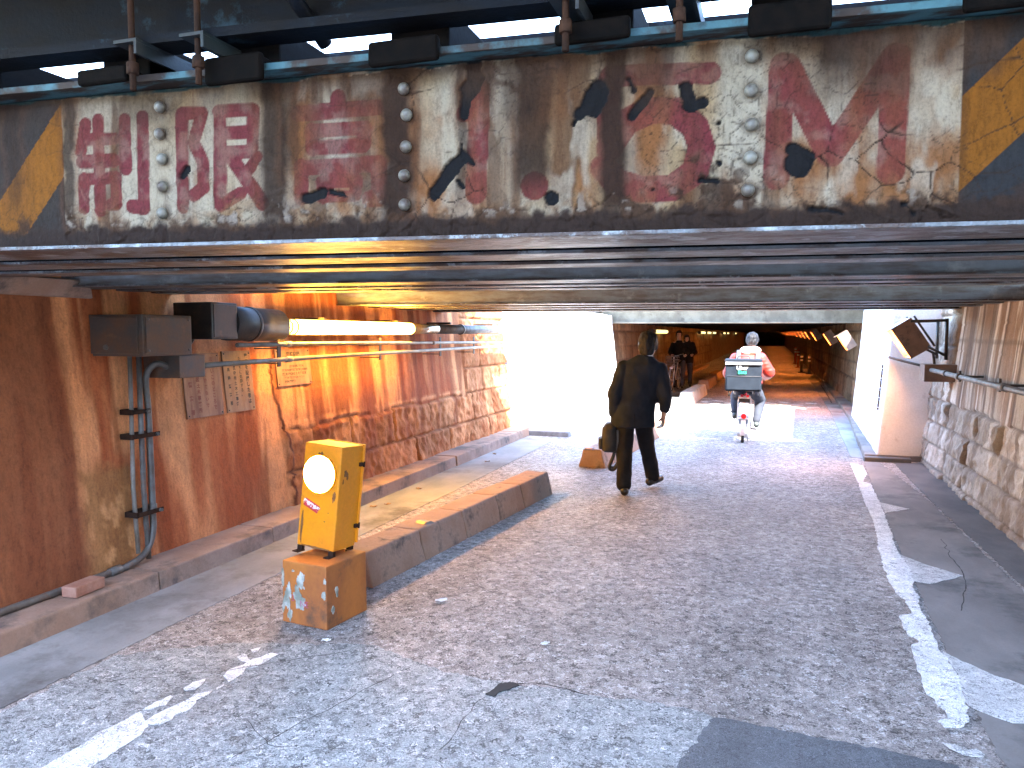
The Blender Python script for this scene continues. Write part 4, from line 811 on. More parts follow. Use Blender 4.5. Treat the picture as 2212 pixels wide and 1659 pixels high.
MR = Matrix.Translation((.1565, 0, 0)) @ Matrix(((0, 0, 1, 0), (1, 0, 0, 0), (0, 1, 0, 0), (0, 0, 0, 1)))
patchset([(-.09, .20, .012, .022), (-.085, .18, .008, .02), (-.12, .10, .012, .02)], MR, 6, 0, 0).build('paint_patch', MA_peel, pd)
MA_chalk = plain('magenta_marker', (0.40, 0.05, 0.18), 0.6)
lettering('marker_scribble', [('2', -.075, .145, .05, -.0008, 'CENTER'), ('NE', .005, .12, .05, -.0008, 'CENTER')], Matrix.Translation((0, -.004, 0)) @ MF, MA_chalk, pd)
wl_ = empty('warning_lamp', (-2.392, 3.785, ph), rot=(R(-3.5), R(4.4), R(-5)), label='upright yellow steel warning lamp with a glowing round lens', cat='warning lamp')
BW, BH, BD, Z0 = 0.252, 0.585, 0.205, 0.034
b = MB(); b.box((-BW / 2, -.1, Z0), (BW / 2, -.1 + BD, Z0 + BH)); b.build('case', MA_yel, wl_, 0.010, 3)
b = MB(); b.box((-BW / 2 - .003, -.104 + BD, Z0 + .02), (BW / 2 + .012, -.092 + BD, Z0 + BH + .004)); b.build('door', MA_yel, wl_, 0.003)
for z in (Z0 + .12, Z0 + .475):
    b = MB(); b.cbox((BW / 2 + .006, BD - .113, z), (.012, .035, .022)); b.tube([(BW / 2 + .012, BD - .097, z - .016), (BW / 2 + .012, BD - .097, z + .016)], .007, 8); b.build('hinge', MA_rust, wl_)
for x in (-BW / 2 + .02, BW / 2 - .02):
    for y in (-.085, BD - .12):
        b = MB(); b.box((x - .016, y - .012, 0), (x + .016, y + .012, Z0 - .001)); b.box((x - .02, y - .05, 0.0), (x + .02, y + .012, .006)); b.ell((x, y - .032, .008), (.008, .008, .006), 8, 6); b.build('foot', MA_rust, wl_)
lz = Z0 + BH * .715; lx = -.006
b = MB(); b.tube([(lx, -.101, lz), (lx, -.112, lz)], 0.110, 40); b.build('lens_rim', MA_yel, wl_)
b = MB(); b.ell((lx, -.111, lz), (0.103, 0.020, 0.103), 40, 20); b.build('lens', MA_lens, wl_)
MS = Matrix.Translation((-.045, -.1015, Z0 + .235)) @ Matrix.Rotation(R(90), 4, 'X') @ Matrix.Rotation(R(-21), 4, 'Z')
b = MB(); b.box((-.052, -.022, 0), (.052, .022, .001), MS); st = b.build('sticker', MA_stick, wl_)
lettering('lettering', [('酔非狩多留', 0, .001, .026, .0012, 'CENTER', .8)], MS @ Matrix.Translation((0, 0, .0018)), MA_wht, st)
MFw = Matrix.Translation((0, -.1002, 0)) @ Matrix.Rotation(R(90), 4, 'X')
rustp = patchset([(-.01, Z0 + .525, .02, .016), (.10, Z0 + .30, .012, .03), (-.102, Z0 + .10, .007, .09), (.0, Z0 + .006, .10, .006), (.05, Z0 + .16, .006, .004), (.07, Z0 + .21, .004, .003)], MFw, 9, 0, 0); MA_rust_l = worn('light_rust', (0.26, 0.10, 0.03), (0.16, 0.06, 0.02), 20, rough=0.85, bump=0.4); rustp.build('rust_patch', MA_rust_l, wl_)
MRw = Matrix.Translation((BW / 2, 0, 0)) @ Matrix(((0, 0, 1, 0), (1, 0, 0, 0), (0, 1, 0, 0), (0, 0, 0, 1)))
patchset([(-.05, Z0 + .43, .016, .018), (-.03, Z0 + .415, .008, .02), (-.065, Z0 + .39, .004, .012)], MRw, 10, 0, 0).build('rust_patch', MA_rust_l, wl_)

# ------------------------------------------------------------------ concrete divider blocks
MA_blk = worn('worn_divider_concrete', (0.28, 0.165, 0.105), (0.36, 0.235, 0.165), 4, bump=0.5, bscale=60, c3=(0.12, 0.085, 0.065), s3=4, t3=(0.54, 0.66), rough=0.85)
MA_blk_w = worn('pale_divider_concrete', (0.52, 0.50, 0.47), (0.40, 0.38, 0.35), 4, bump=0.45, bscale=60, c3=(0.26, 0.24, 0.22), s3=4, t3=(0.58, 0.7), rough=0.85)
def divider(x, y, L, ang, m, label, h=0.215, w0=.34, w1=.225):
    e = empty('divider_block', (x, y, 0), rz=ang, label=label, cat='concrete block', group='concrete divider blocks'); b = MB(); q = .005
    dz = random.uniform(-.004, .004)
    b.hexa([(-w0 / 2, q, -.01), (w0 / 2, q, -.01), (w0 / 2, L - q, -.01), (-w0 / 2, L - q, -.01), (-w1 / 2, q, h + dz), (w1 / 2, q, h + dz), (w1 / 2, L - q, h - dz), (-w1 / 2, L - q, h - dz)])
    o = b.build('block', m, e, 0.014, 2)
    bm = bmesh.new(); bm.from_mesh(o.data); bmesh.ops.subdivide_edges(bm, edges=[k for k in bm.edges if k.calc_length() > .12], cuts=7, use_grid_fill=True)
    for v in bm.verts:
        p = np.array([[(v.co.x + x) * 9, (v.co.y + y) * 9, v.co.z * 9]]); v.co += v.normal * (fbm3(p, 3, 8)[0] - .5) * 0.016
    for f in bm.faces: f.smooth = True
    bm.to_mesh(o.data); bm.free(); return e
NTH = ['first', 'second', 'third', 'fourth', 'fifth', 'sixth']
d0 = np.array([-2.32, 4.2]); dv = np.array([0.30, 3.12]); dv = dv / np.hypot(*dv); nrm = np.array([dv[1], -dv[0]]); a0 = -math.atan2(dv[0], dv[1])
lens = [.66, .64, .62, .52, .70]; s = 0.0
for i, Lb in enumerate(lens):
    p = d0 + dv * s - nrm * .17; divider(p[0], p[1], Lb, a0, MA_blk, 'brown-stained concrete divider block, %s behind the orange pedestal' % NTH[i] if i < 4 else 'brown-stained concrete divider block ending the row behind the orange pedestal'); s += Lb
d0 = np.array([-1.82, 8.92]); dv = np.array([0.17, 2.16]); dv = dv / np.hypot(*dv); nrm = np.array([dv[1], -dv[0]]); a0 = -math.atan2(dv[0], dv[1])
for i in range(6):
    p = d0 + dv * (.64 * i) - nrm * .17; divider(p[0], p[1], .64, a0, MA_blk, 'concrete divider block topped by a yellow reflector, beside the walking man' if i == 0 else '%s concrete divider block in the row that starts under the yellow reflector' % NTH[i])
for (x, y, n, lab) in ((-1.86, 15.0, 2, 'sunlit white divider block in the gap, %s of the pair before the underpass'), (-1.80, 17.75, 5, 'pale divider block %s inside the mouth of the underpass'), (-1.83, 22.9, 4, 'orange-lit divider block %s in the row deep inside the underpass'), (-1.86, 27.2, 4, 'far dim divider block %s in the last row of the underpass')):
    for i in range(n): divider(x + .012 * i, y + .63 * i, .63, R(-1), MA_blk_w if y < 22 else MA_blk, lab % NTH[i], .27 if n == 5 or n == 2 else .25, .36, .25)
MA_refl = plain('amber_reflector', (0.60, 0.22, 0.02), 0.25); MA_refl_d = plain('worn_brown_reflector', (0.24, 0.09, 0.04), 0.4)
def stud(x, y, z, rz, m, label):
    e = empty('road_stud', (x, y, z), rz=rz, label=label, cat='reflector'); b = MB(); b.hexa([(-.055, -.05, 0), (.055, -.05, 0), (.055, .05, 0), (-.055, .05, 0), (-.048, -.02, .018), (.048, -.02, .018), (.048, .02, .018), (-.048, .02, .018)]); b.build('base', MA_galv_l, e)
    b = MB(); b.hexa([(-.045, -.049, .004), (.045, -.049, .004), (.045, -.024, .018), (-.045, -.024, .018), (-.045, -.052, .006), (.045, -.052, .006), (.045, -.027, .02), (-.045, -.027, .02)]); b.build('reflector', m, e)
stud(-2.03, 8.98, .214, R(-4), MA_refl, 'yellow wedge reflector on the divider block beside the walking man')
stud(-2.36, 5.05, .212, R(-20), MA_refl_d, 'worn brown reflector wedge on the divider row behind the yellow lamp')

# ------------------------------------------------------------------ floodlight, box and pipe on the right-hand wall
MA_flood = worn('brown_floodlight_metal', (0.20, 0.12, 0.08), (0.13, 0.08, 0.06), 6, rough=0.5, bump=0.2, c3=(0.07, 0.045, 0.035), s3=5, t3=(0.58, 0.68))
MA_flood_lit = lamp_glow('lit_sodium_floodlight', (1.0, 0.42, 0.13), 7.0)
def floodlight(P, w_, d_, L, tilt, label, lit, group=None, brace=True, first=None):
    """face looks down and across the lane; L runs along the lane"""
    if first:
        e = copy_tree(first); e.location = P; e['label'] = label; return e
    e = empty('floodlight', P, label=label, cat='floodlight', group=group)
    RM = Matrix.Rotation(tilt, 4, 'Y')                 # local -X is the lit face
    b = MB(); t_ = .012
    b.box((-d_ / 2, -L / 2, -w_ / 2), (d_ / 2, -L / 2 + t_, w_ / 2), RM); b.box((-d_ / 2, L / 2 - t_, -w_ / 2), (d_ / 2, L / 2, w_ / 2), RM)
    b.box((-d_ / 2, -L / 2 + t_, -w_ / 2), (d_ / 2, L / 2 - t_, -w_ / 2 + t_), RM); b.box((-d_ / 2, -L / 2 + t_, w_ / 2 - t_), (d_ / 2, L / 2 - t_, w_ / 2), RM)
    b.box((d_ / 2 - t_, -L / 2 + t_, -w_ / 2 + t_), (d_ / 2, L / 2 - t_, w_ / 2 - t_), RM); b.build('case', MA_flood, e)
    b = MB(); b.box((-d_ / 2 + .09, -L / 2 + t_, -w_ / 2 + t_), (-d_ / 2 + .10, L / 2 - t_, w_ / 2 - t_), RM); b.build('lit_glass', lit, e)
    b = MB(); q = RM @ Vector((-d_ / 2, 0, w_ / 2)); b.box((-.07 - d_ / 2, -L / 2, w_ / 2 - .004), (-d_ / 2 - .001, L / 2, w_ / 2 + .004), RM); b.build('hood', MA_flood, e)
    if brace:
        wx = 0.36
        for y in (-L / 2 - .02, L / 2 + .02):
            b = MB(); a = RM @ Vector((d_ / 2 - .03, y, w_ / 2 - .03)); c = RM @ Vector((d_ / 2 - .03, y, -w_ / 2 + .03))
            b.tube([a, (wx, y, .20)], .015, 4); b.tube([c, (wx, y, -.20)], .015, 4); b.tube([(wx - .01, y, .22), (wx - .01, y, -.24)], .018, 4); b.tube([RM @ Vector((d_ / 2 + .03, y, w_ / 2)), RM @ Vector((d_ / 2 + .03, y, -w_ / 2))], .012, 4); b.build('bracket', MA_black, e)
    return e
fl = floodlight(Vector((1.50, 9.95, 1.535)), .40, .24, .46, R(-33), 'large brown floodlight tilted over the lane beside the white pier', MA_flood_lit, 'floodlights on the right wall')
e = empty('junction_box', (1.72, 9.62, 1.06), label='rusty square box under the large floodlight', cat='electrical box'); b = MB((1.72, 9.62, 1.06)); b.box((1.60, 9.46, 1.06), (1.98, 9.74, 1.25)); b.build('box_body', MA_flood, e, .006)
b = MB((1.72, 9.62, 1.06)); b.tube([(1.72, 9.6, 1.25), (1.72, 9.68, 1.36)], .014, 8); b.build('cable', MA_black, e)
e, L = conduit('handrail_pipe', [(1.668, 9.47, 1.19), (1.668, 7.0, 1.18), (1.668, 2.6, 1.165)], 0.024, MA_galv, 'long level steel pipe along the grey-brown wall', False, [((1.668, 8.20, 1.185), (1.668, 8.08, 1.185)), ((1.668, 8.75, 1.187), (1.668, 8.67, 1.187)), ((1.668, 6.75, 1.18), (1.668, 6.6, 1.18))])
for i, y in enumerate((8.3, 6.95, 5.0)):
    e = empty('pipe_bracket', (1.75, y, 1.18), label='small steel bracket holding the long wall pipe, %s from the floodlight' % NTH[i], cat='bracket', group='brackets of the wall pipe')
    b = MB((1.75, y, 1.18)); b.box((1.695, y - .03, 1.13), (1.712, y + .03, 1.235)); b.box((1.712, y - .012, 1.17), (1.98, y + .012, 1.19)); b.build('plate', MA_black, e)
MA_flood_lit2 = lamp_glow('lit_far_floodlight', (1.0, 0.27, 0.045), 12.0)
ff = None
for i, (y, z) in enumerate(((16.9, 1.46), (21.4, 1.50), (27.6, 1.56), (32.6, 1.58), (36.8, 1.60), (41.5, 1.62), (48.5, 1.64), (57, 1.66), (66, 1.68), (76, 1.69), (88, 1.70), (100, 1.71), (116, 1.71), (134, 1.71), (155, 1.71), (180, 1.71))):
    lab = ['tilted orange floodlight at the mouth of the underpass, next to the pier', 'second orange floodlight inside the underpass'][i] if i < 2 else 'orange floodlight high on the underpass wall, number %s from its mouth' % ['three', 'four', 'five', 'six', 'seven', 'eight', 'nine', 'ten', 'eleven', 'twelve', 'thirteen', 'fourteen', 'fifteen', 'sixteen'][i - 2]
    e = floodlight(Vector((1.44 if i < 2 else 1.42, y, z)), .36, .2, .40, R(-33), lab, MA_flood_lit2, 'floodlights on the right wall', False, ff); ff = ff or e
MA_tube_pale = lamp_glow('dull_greenish_tube', (1.0, 0.80, 0.30), 0.10)
tp = None
for i, y in enumerate((23.0, 38.5, 42.5, 46.5, 57, 62, 76)):
    lab = 'pale greenish tube lamp on the underpass wall, number %s from its mouth' % ['one', 'two', 'three', 'four', 'five', 'six', 'seven'][i]
    if tp is None:
        tp = e = empty('tube_lamp', (-3.28, y, 1.66), label=lab, cat='lamp', group='tube lamps inside the underpass'); b = MB(); b.tube([(0, 0, 0), (0, 2.9, 0)], .055, 12); b.build('lit_tube', MA_tube_pale, e)
        b = MB(); b.tube([(0, -.5, 0), (0, 0, 0)], .075, 12); b.box((-.14, -.4, .05), (0, 2.9, .065)); b.build('housing', MA_black, e)
    else: e = copy_tree(tp); e.location = (-3.28, y, 1.66); e['label'] = lab

# bollards deep in the underpass
MA_bol = worn('orange_bollard_plastic', (0.50, 0.10, 0.02), (0.36, 0.08, 0.02), 5, rough=0.5); MA_bolw = plain('white_band', (0.7, 0.68, 0.62), 0.4); MA_bold = plain('dark_bollard', (0.04, 0.035, 0.03), 0.6)
for i, (x, y, h, m, lab) in enumerate(((1.24, 39.1, .86, MA_bol, 'nearer of two orange bollards deep in the underpass'), (1.25, 44.0, .90, MA_bol, 'farther of two orange bollards deep in the underpass'), (1.21, 33.9, .78, MA_bold, 'dark banded bollard nearer the middle of the underpass lane'), (1.46, 32.9, .78, MA_bold, 'dark banded bollard closest to the underpass wall'))):
    e = empty('bollard', (x, y, 0), label=lab, cat='bollard', group='bollards in the underpass'); b = MB(); b.tube([(0, 0, 0), (0, 0, .03)], .13, 16); b.tube([(0, 0, .03), (0, 0, h - .03), (0, 0, h)], [.055, .05, .035], 16); b.build('post', m, e)
    for z in (h - .12, h - .26):
        b = MB(); b.tube([(0, 0, z - .035), (0, 0, z + .035)], .0555, 16, False); b.build('band', MA_bolw, e)

# ------------------------------------------------------------------ small things on the ground
b = MB(); b.cbox((0, 0, .03), (.10, .21, .06)); MA_brick = worn('dull_red_brick', (0.28, 0.13, 0.09), (0.36, 0.2, 0.15), 12, bump=0.4)
br_o = b.build('brick', MA_brick, None, 0.006); br_o.location = (-3.66, 3.30, .125); br_o.rotation_euler = (0, 0, R(4)); tag(br_o, 'loose red brick propping the conduit on the kerb', 'brick')
MA_paper = plain('crumpled_paper', (0.70, 0.69, 0.66), 0.8); MA_leaf = worn('dry_leaf', (0.20, 0.10, 0.04), (0.30, 0.18, 0.08), 12)
def scrap(name, x, y, sx, sy, m, rz, label, cat, z0=0.006):
    bm = bmesh.new(); bmesh.ops.create_grid(bm, x_segments=7, y_segments=7, size=1)
    for v in bm.verts:
        rr = 1 + .25 * (vn(np.array([v.co.x * 2 + x * 9]), np.array([v.co.y * 2 + y * 7]), 5)[0] - .5); v.co = Vector((v.co.x * sx * rr, v.co.y * sy * rr, .012 * vn(np.array([v.co.x * 2.5 + x]), np.array([v.co.y * 2.5 + y]), 3)[0]))
    me = bpy.data.meshes.new(name); bm.to_mesh(me); bm.free(); me.materials.append(m); o = link(name, me); o.location = (x, y, z0); o.rotation_euler = (0, 0, rz); sm = o.modifiers.new('thickness', 'SOLIDIFY'); sm.thickness = .0012
    return tag(o, label, cat)
scrap('paper_scrap', -1.82, 4.12, .035, .022, MA_paper, .4, 'crumpled white paper scrap on the asphalt beside the pedestal', 'litter')
scrap('paper_scrap', -1.06, 3.70, .025, .015, MA_paper, 1.1, 'small white paper scrap in the middle of the lane', 'litter')
scrap('paper_scrap', -2.14, 3.38, .022, .012, MA_paper, .2, 'tiny pale scrap at the foot of the orange pedestal', 'litter')
for i, (x, y) in enumerate(((-3.42, 6.22), (-3.34, 6.35), (-3.38, 7.1), (-3.3, 8.9), (-3.42, 9.5))):
    scrap('dry_leaf', x, y, .03, .02, MA_leaf, i * 1.3, 'dry brown leaf in the gutter along the stained wall', 'leaf')['group'] = 'dry leaves in the gutter'
# ------------------------------------------------------------------ people
MA_skin = worn('skin', (0.50, 0.30, 0.22), (0.44, 0.25, 0.18), 20, rough=0.5, bump=0.05)
MA_hair = worn('black_hair', (0.018, 0.015, 0.014), (0.035, 0.03, 0.028), 60, (1, 1, .25), rough=0.6, bump=0.6, bscale=130, spec=0.2)
MA_hair_g = worn('greying_hair', (0.006, 0.006, 0.007), (0.022, 0.022, 0.025), 70, (1, 1, .25), rough=0.6, bump=0.6, bscale=130, spec=0.2)
MA_suit = worn('charcoal_suit_cloth', (0.017, 0.021, 0.031), (0.026, 0.031, 0.043), 6, rough=0.85, bump=0.15, bscale=220, bdist=.002, spec=0.15)
MA_suit2 = worn('dark_trouser_cloth', (0.013, 0.013, 0.016), (0.022, 0.022, 0.026), 6, rough=0.85, bump=0.15, bscale=220, bdist=.002, spec=0.15)
MA_shoe = worn('black_leather', (0.012, 0.011, 0.011), (0.025, 0.022, 0.02), 9, rough=0.35, bump=0.1)
MA_shirt = plain('white_collar_cloth', (0.70, 0.70, 0.72), 0.8)
MA_bag = worn('black_bag_fabric', (0.022, 0.022, 0.025), (0.035, 0.035, 0.038), 12, rough=0.7, bump=0.3, bscale=160, bdist=.002)
MA_bag_g = worn('grey_bag_fabric', (0.16, 0.155, 0.15), (0.12, 0.115, 0.11), 9, rough=0.7, bump=0.3)
MA_navy = worn('navy_denim', (0.022, 0.027, 0.042), (0.035, 0.042, 0.06), 8, rough=0.9, bump=0.2)
MA_coat = worn('black_winter_coat', (0.008, 0.008, 0.009), (0.014, 0.014, 0.015), 8, rough=0.9, bump=0.2, spec=0.1)
MA_puffer = worn('orange_quilted_nylon', (0.26, 0.018, 0.006), (0.21, 0.012, 0.005), 7, rough=0.55, bump=0.1)
MA_eye = plain('dark_eye', (0.02, 0.015, 0.012), 0.2)

def head_shapes(b, c, M, s=1.0):
    """skull, jaw, nose, ears; local +Y is where the face looks"""
    c = Vector(c)
    def e(p, r): b.ell(c + M @ (Vector(p) * s), [k * s for k in r], 16, 10, M)
    e((0, -.008, .02), (.074, .093, .088)); e((0, .018, -.045), (.058, .066, .062)); e((0, .045, -.078), (.03, .03, .025))
    e((0, .088, -.02), (.013, .018, .022)); e((0, .082, .0), (.009, .012, .02)); e((.0, .076, -.058), (.025, .013, .007)); e((0, .074, .026), (.055, .016, .012))
    for k in (-1, 1): e((.075 * k, -.006, -.012), (.010, .02, .031)); e((.036 * k, .062, -.026), (.022, .02, .018))
def hand_shapes(b, wrist, d, side, curl=0.5, s=1.0, palm_n=None):
    """palm, five fingers of different lengths; d = direction of the hand, side = towards the thumb"""
    w0 = Vector(wrist); d = Vector(d).normalized(); sd = Vector(side); sd = (sd - d * sd.dot(d)).normalized(); n = d.cross(sd).normalized()
    if palm_n is not None and n.dot(Vector(palm_n)) < 0: n = -n
    b.caps(w0 - d * .03, .024 * s, w0 + d * .02 * s, .025 * s, 10)
    for k in (-1.15, -.4, .4, 1.15): b.caps(w0 + d * .02 * s + sd * (.013 * k * s), .014 * s, w0 + d * .082 * s + sd * (.0205 * k * s), .0125 * s, 8)
    for k, L in ((1.5, .072), (.5, .080), (-.5, .074), (-1.5, .058)):
        p = w0 + d * .085 * s + sd * (.0195 * k * s); q = p; a = 0.15
        for j, f in enumerate((.45, .32, .23)):
            a += curl * (0.9 if j else 0.6); dd = (d * math.cos(a) + n * math.sin(a)); q2 = q + dd * L * f * s; b.caps(q, (.0093 - .0009 * j) * s, q2, (.0086 - .0009 * j) * s, 8); q = q2
    p = w0 + d * .028 * s + sd * .022 * s; q = p + (d * .6 + sd * .75 + n * .35).normalized() * .034 * s; b.caps(p, .0125 * s, q, .0105 * s, 8)
    q2 = q + (d * .85 + sd * .25 + n * .5).normalized() * .03 * s; b.caps(q, .0102 * s, q2, .0088 * s, 8)
def person(loc, rz, label, J, mats, hairf, skin_vox=.006, group=None, jacket=None, folds=.010, clothing=('jacket', 'trousers')):
    """J holds joints in local metres (x right, y forward, z up)"""
    e = empty('person', loc, rz=rz, label=label, cat='person', group=group); b = MB()
    HM = Matrix.Rotation(R(J.get('yaw', 0)), 4, 'Z') @ Matrix.Rotation(R(-J.get('nod', 0)), 4, 'X')
    H = Vector(J['head']); head_shapes(b, H, HM.to_3x3(), J.get('hs', 1.0)); b.caps(J['neck'], .056, H + Vector((0, -.01, -.05)), .052)
    ch, pv = Vector(J['chest']), Vector(J['pelvis'])
    b.loft([(pv.x, pv.y, pv.z - .08, .13, .09), (pv.x, pv.y, pv.z + .05, .145, .095), ((pv.x + ch.x) / 2, (pv.y + ch.y) / 2, (pv.z + ch.z) / 2, .125, .085), (ch.x, ch.y, ch.z, .155, .10), (ch.x, ch.y + .01, ch.z + .13, .14, .075), (J['neck'][0], J['neck'][1], J['neck'][2], .06, .055)])
    for s in ('L', 'R'):
        sh, el, wr = (Vector(J[k + s]) for k in ('sh', 'el', 'wr')); hp, kn, an = (Vector(J[k + s]) for k in ('hp', 'kn', 'an'))
        b.caps(sh, .050, el, .038); b.caps(el, .038, wr, .026); hand_shapes(b, wr, J['hd' + s], J['th' + s], J.get('curl', .5), 1.0, J.get('pn' + s))
        b.caps(hp, .082, kn, .052); b.caps(kn, .052, an, .036); t = Vector(J['to' + s]); b.caps(an + Vector((0, 0, -.03)), .030, an.lerp(t, .7) + Vector((0, 0, -.01)), .018)
    body = fuse(b, 'body', mats['skin'], e, skin_vox, 3)
    b = MB()
    for k in (-1, 1): b.ell(H + HM @ Vector((.031 * k, .078, .004)), (.011, .008, .006), 10, 6)
    b.build('eye', MA_eye, e)
    b = MB(); hairf(b, H, HM.to_3x3(), J.get('hs', 1.0) * 1.04); fuse(b, 'hair', mats['hair'], e, .007, 1, .014, 38, (1, 1, .35), 3)
    b = MB(); jacket(b); fuse(b, clothing[0], mats['top'], e, .010, 5, folds, 7, (1, 1, .8), 2)
    b = MB()
    for s in ('L', 'R'):
        hp, kn, an = (Vector(J[k + s]) for k in ('hp', 'kn', 'an')); b.caps(hp, .106, kn, .08); b.caps(kn, .08, an + Vector((0, 0, .005)), J.get('cuff', .062))
    b.loft([(pv.x, pv.y, pv.z - .06, .16, .115), (pv.x, pv.y, pv.z + .02, .165, .12), (pv.x, pv.y, pv.z + .14, .15, .11)]); fuse(b, clothing[1], mats['leg'], e, .010, 4, .012, 9, (1, 1, .9), 5)
    for s in ('L', 'R'):
        an, t = Vector(J['an' + s]), Vector(J['to' + s]); d = (t - an); d.z = 0; d = d.normalized(); hl = an - d * .045; b = MB(); low = min(an.z - .085, t.z - .02)
        b.caps((hl.x, hl.y, an.z - .055), .043, (an.x, an.y, an.z - .04), .046); b.caps((hl.x, hl.y, an.z - .065), .036, t, .036); b.caps((an.x + d.x * .05, an.y + d.y * .05, an.z - .045), .044, t, .034)
        fuse(b, 'shoe', mats['shoe'], e, .007, 3)
    return e
def short_hair(b, H, M, s=1.0):
    def e(p, r): b.ell(H + M @ (Vector(p) * s), [k * s for k in r], 16, 10, M)
    e((0, -.022, .035), (.086, .098, .086)); e((0, -.052, -.02), (.082, .064, .074)); e((0, -.062, -.06), (.066, .042, .05)); e((0, .04, .075), (.065, .055, .035))
    for k in (-1, 1): e((.068 * k, -.018, .012), (.02, .06, .055))
def long_hair(b, H, M, s=1.0):
    short_hair(b, H, M, s); b.ell(H + M @ Vector((0, -.05, -.06)), (.088, .065, .10), 16, 10, M)

# the man in the dark suit, walking away with a bag hanging from his left hand
ang = R(18.5 - 9)
def suit(b):
    b.loft([(-.060, .10, .655, .222, .15), (-.052, .10, .78, .218, .148), (-.025, .075, .95, .205, .135), (.01, .035, 1.10, .21, .132), (.028, .02, 1.20, .215, .122), (.032, .02, 1.285, .195, .108), (.045, .035, 1.33, .125, .09), (.065, .05, 1.37, .078, .074)], 32)
    b.caps((-.150, .02, 1.238), .076, (-.235, -.005, .99), .068); b.caps((-.235, -.005, .99), .068, (-.25, .075, .80), .056)
    b.caps((.210, .02, 1.228), .076, (.250, 0, .985), .068); b.caps((.250, 0, .985), .068, (.25, .075, .845), .054)
J = dict(head=(.088, .095, 1.472), hs=1.10, nod=14, yaw=-14, neck=(.062, .04, 1.33), chest=(.02, .02, 1.13), pelvis=(-.045, .11, .84),
         shL=(-.14, .02, 1.21), elL=(-.252, -.01, .99), wrL=(-.245, .088, .745), shR=(.20, .02, 1.20), elR=(.262, 0, .985), wrR=(.245, .09, .775),
         hdL=(0, .05, -1), hdR=(-.06, .1, -1), thL=(.2, 1, 0), thR=(-.25, 1, 0), pnL=(1, 0, 0), pnR=(-1, 0, 0), curl=.62,
         hpL=(-.125, .11, .80), knL=(-.135, .05, .45), anL=(-.135, -.06, .095), toL=(-.15, .075, .036), hpR=(.035, .12, .80), knR=(.085, .27, .46), anR=(.15, .38, .115), toR=(.235, .47, .075), cuff=.074)
mats = dict(skin=MA_skin, hair=MA_hair, top=MA_suit, leg=MA_suit2, shoe=MA_shoe)
man = person((-1.225, 7.60, 0), ang, 'person in a dark suit walking away with a bag hanging from one hand', J, mats, short_hair, jacket=suit, folds=.026)
b = MB(); b.tube([(.06 + .066 * math.cos(q), .052 + .062 * math.sin(q), 1.365) for q in [2 * math.pi * k / 20 for k in range(20)]], .011, 8, closed=True); b.build('shirt_collar', MA_shirt, man)
b = MB(); b.tube([(-.04, -.045, .66), (-.04, -.05, .80)], .003, 6); b.build('jacket_vent', MA_suit2, man)
CA, SA = math.cos(ang), math.sin(ang)
def mw(p): return Vector((-1.225 + p[0] * CA - p[1] * SA, 7.60 + p[0] * SA + p[1] * CA, p[2]))
bl_ = mw((-.285, .12, .40)); bag = empty('bag', bl_, rz=ang, label='black and grey rucksack with dangling straps held by the man in the suit', cat='bag')
b = MB(); b.loft([(0, 0, .0, .055, .11), (0, 0, .02, .078, .145), (0, 0, .14, .085, .155), (0, 0, .24, .075, .14), (0, 0, .285, .045, .09), (0, 0, .295, .02, .04)], 28, 2.8); fuse(b, 'pouch', MA_bag, bag, .007, 2, .010, 9)
b = MB(); b.loft([(.082, 0, .02, .03, .11), (.088, 0, .12, .036, .12), (.08, 0, .23, .025, .10)], 20, 3); fuse(b, 'back_panel', MA_bag_g, bag, .007, 2)
b = MB(); b.loft([(-.082, 0, .03, .028, .10), (-.085, 0, .14, .03, .105)], 20, 3); fuse(b, 'pocket', MA_bag, bag, .007, 2)
b = MB(); b.tube(smooth_path([(.03, -.06, .29), (.045, -.045, .345), (.045, -.02, .37), (.045, .01, .345), (.03, .03, .29)]), .009, 8); b.build('grab_handle', MA_bag, bag)
b = MB()
for y in (-.06, .07): b.tube(smooth_path([(.06, y, .03), (.035, y + .01, -.06), (.0, y, -.16), (.05, y + .01, -.175), (.10, y, -.07), (.09, y, .04)]), .016, 8)
b.build('shoulder_strap', MA_bag, bag)

# the delivery rider
RL = Vector((-.365, 11.51, 0)); rz_ = R(1.5)
def puffer(b):
    b.loft([(.05, .27, .80, .175, .135), (.05, .29, .90, .205, .16), (.05, .33, 1.02, .215, .165), (.06, .38, 1.14, .215, .155), (.068, .42, 1.24, .195, .135), (.075, .45, 1.30, .14, .105), (.085, .47, 1.345, .085, .08)], 32)
    for sx, el, wr in ((-1, (-.215, .46, 1.0), (-.205, .70, .945)), (1, (.36, .46, 1.02), (.325, .70, .945))):
        sh = (.06 + sx * .175, .42, 1.225); b.caps(sh, .088, el, .085); b.caps(el, .085, wr, .058)
        for k in range(4): t = (k + .5) / 4; p = Vector(sh).lerp(Vector(el), t); b.ell(p, (.093, .093, .045), 14, 8)
    for z in (.88, .98, 1.08, 1.18): b.loft([(.055, .28 + (z - .8) * .34, z - .035, .20, .15), (.055, .28 + (z - .8) * .34, z, .226, .172), (.055, .28 + (z - .8) * .34, z + .035, .20, .15)], 28)
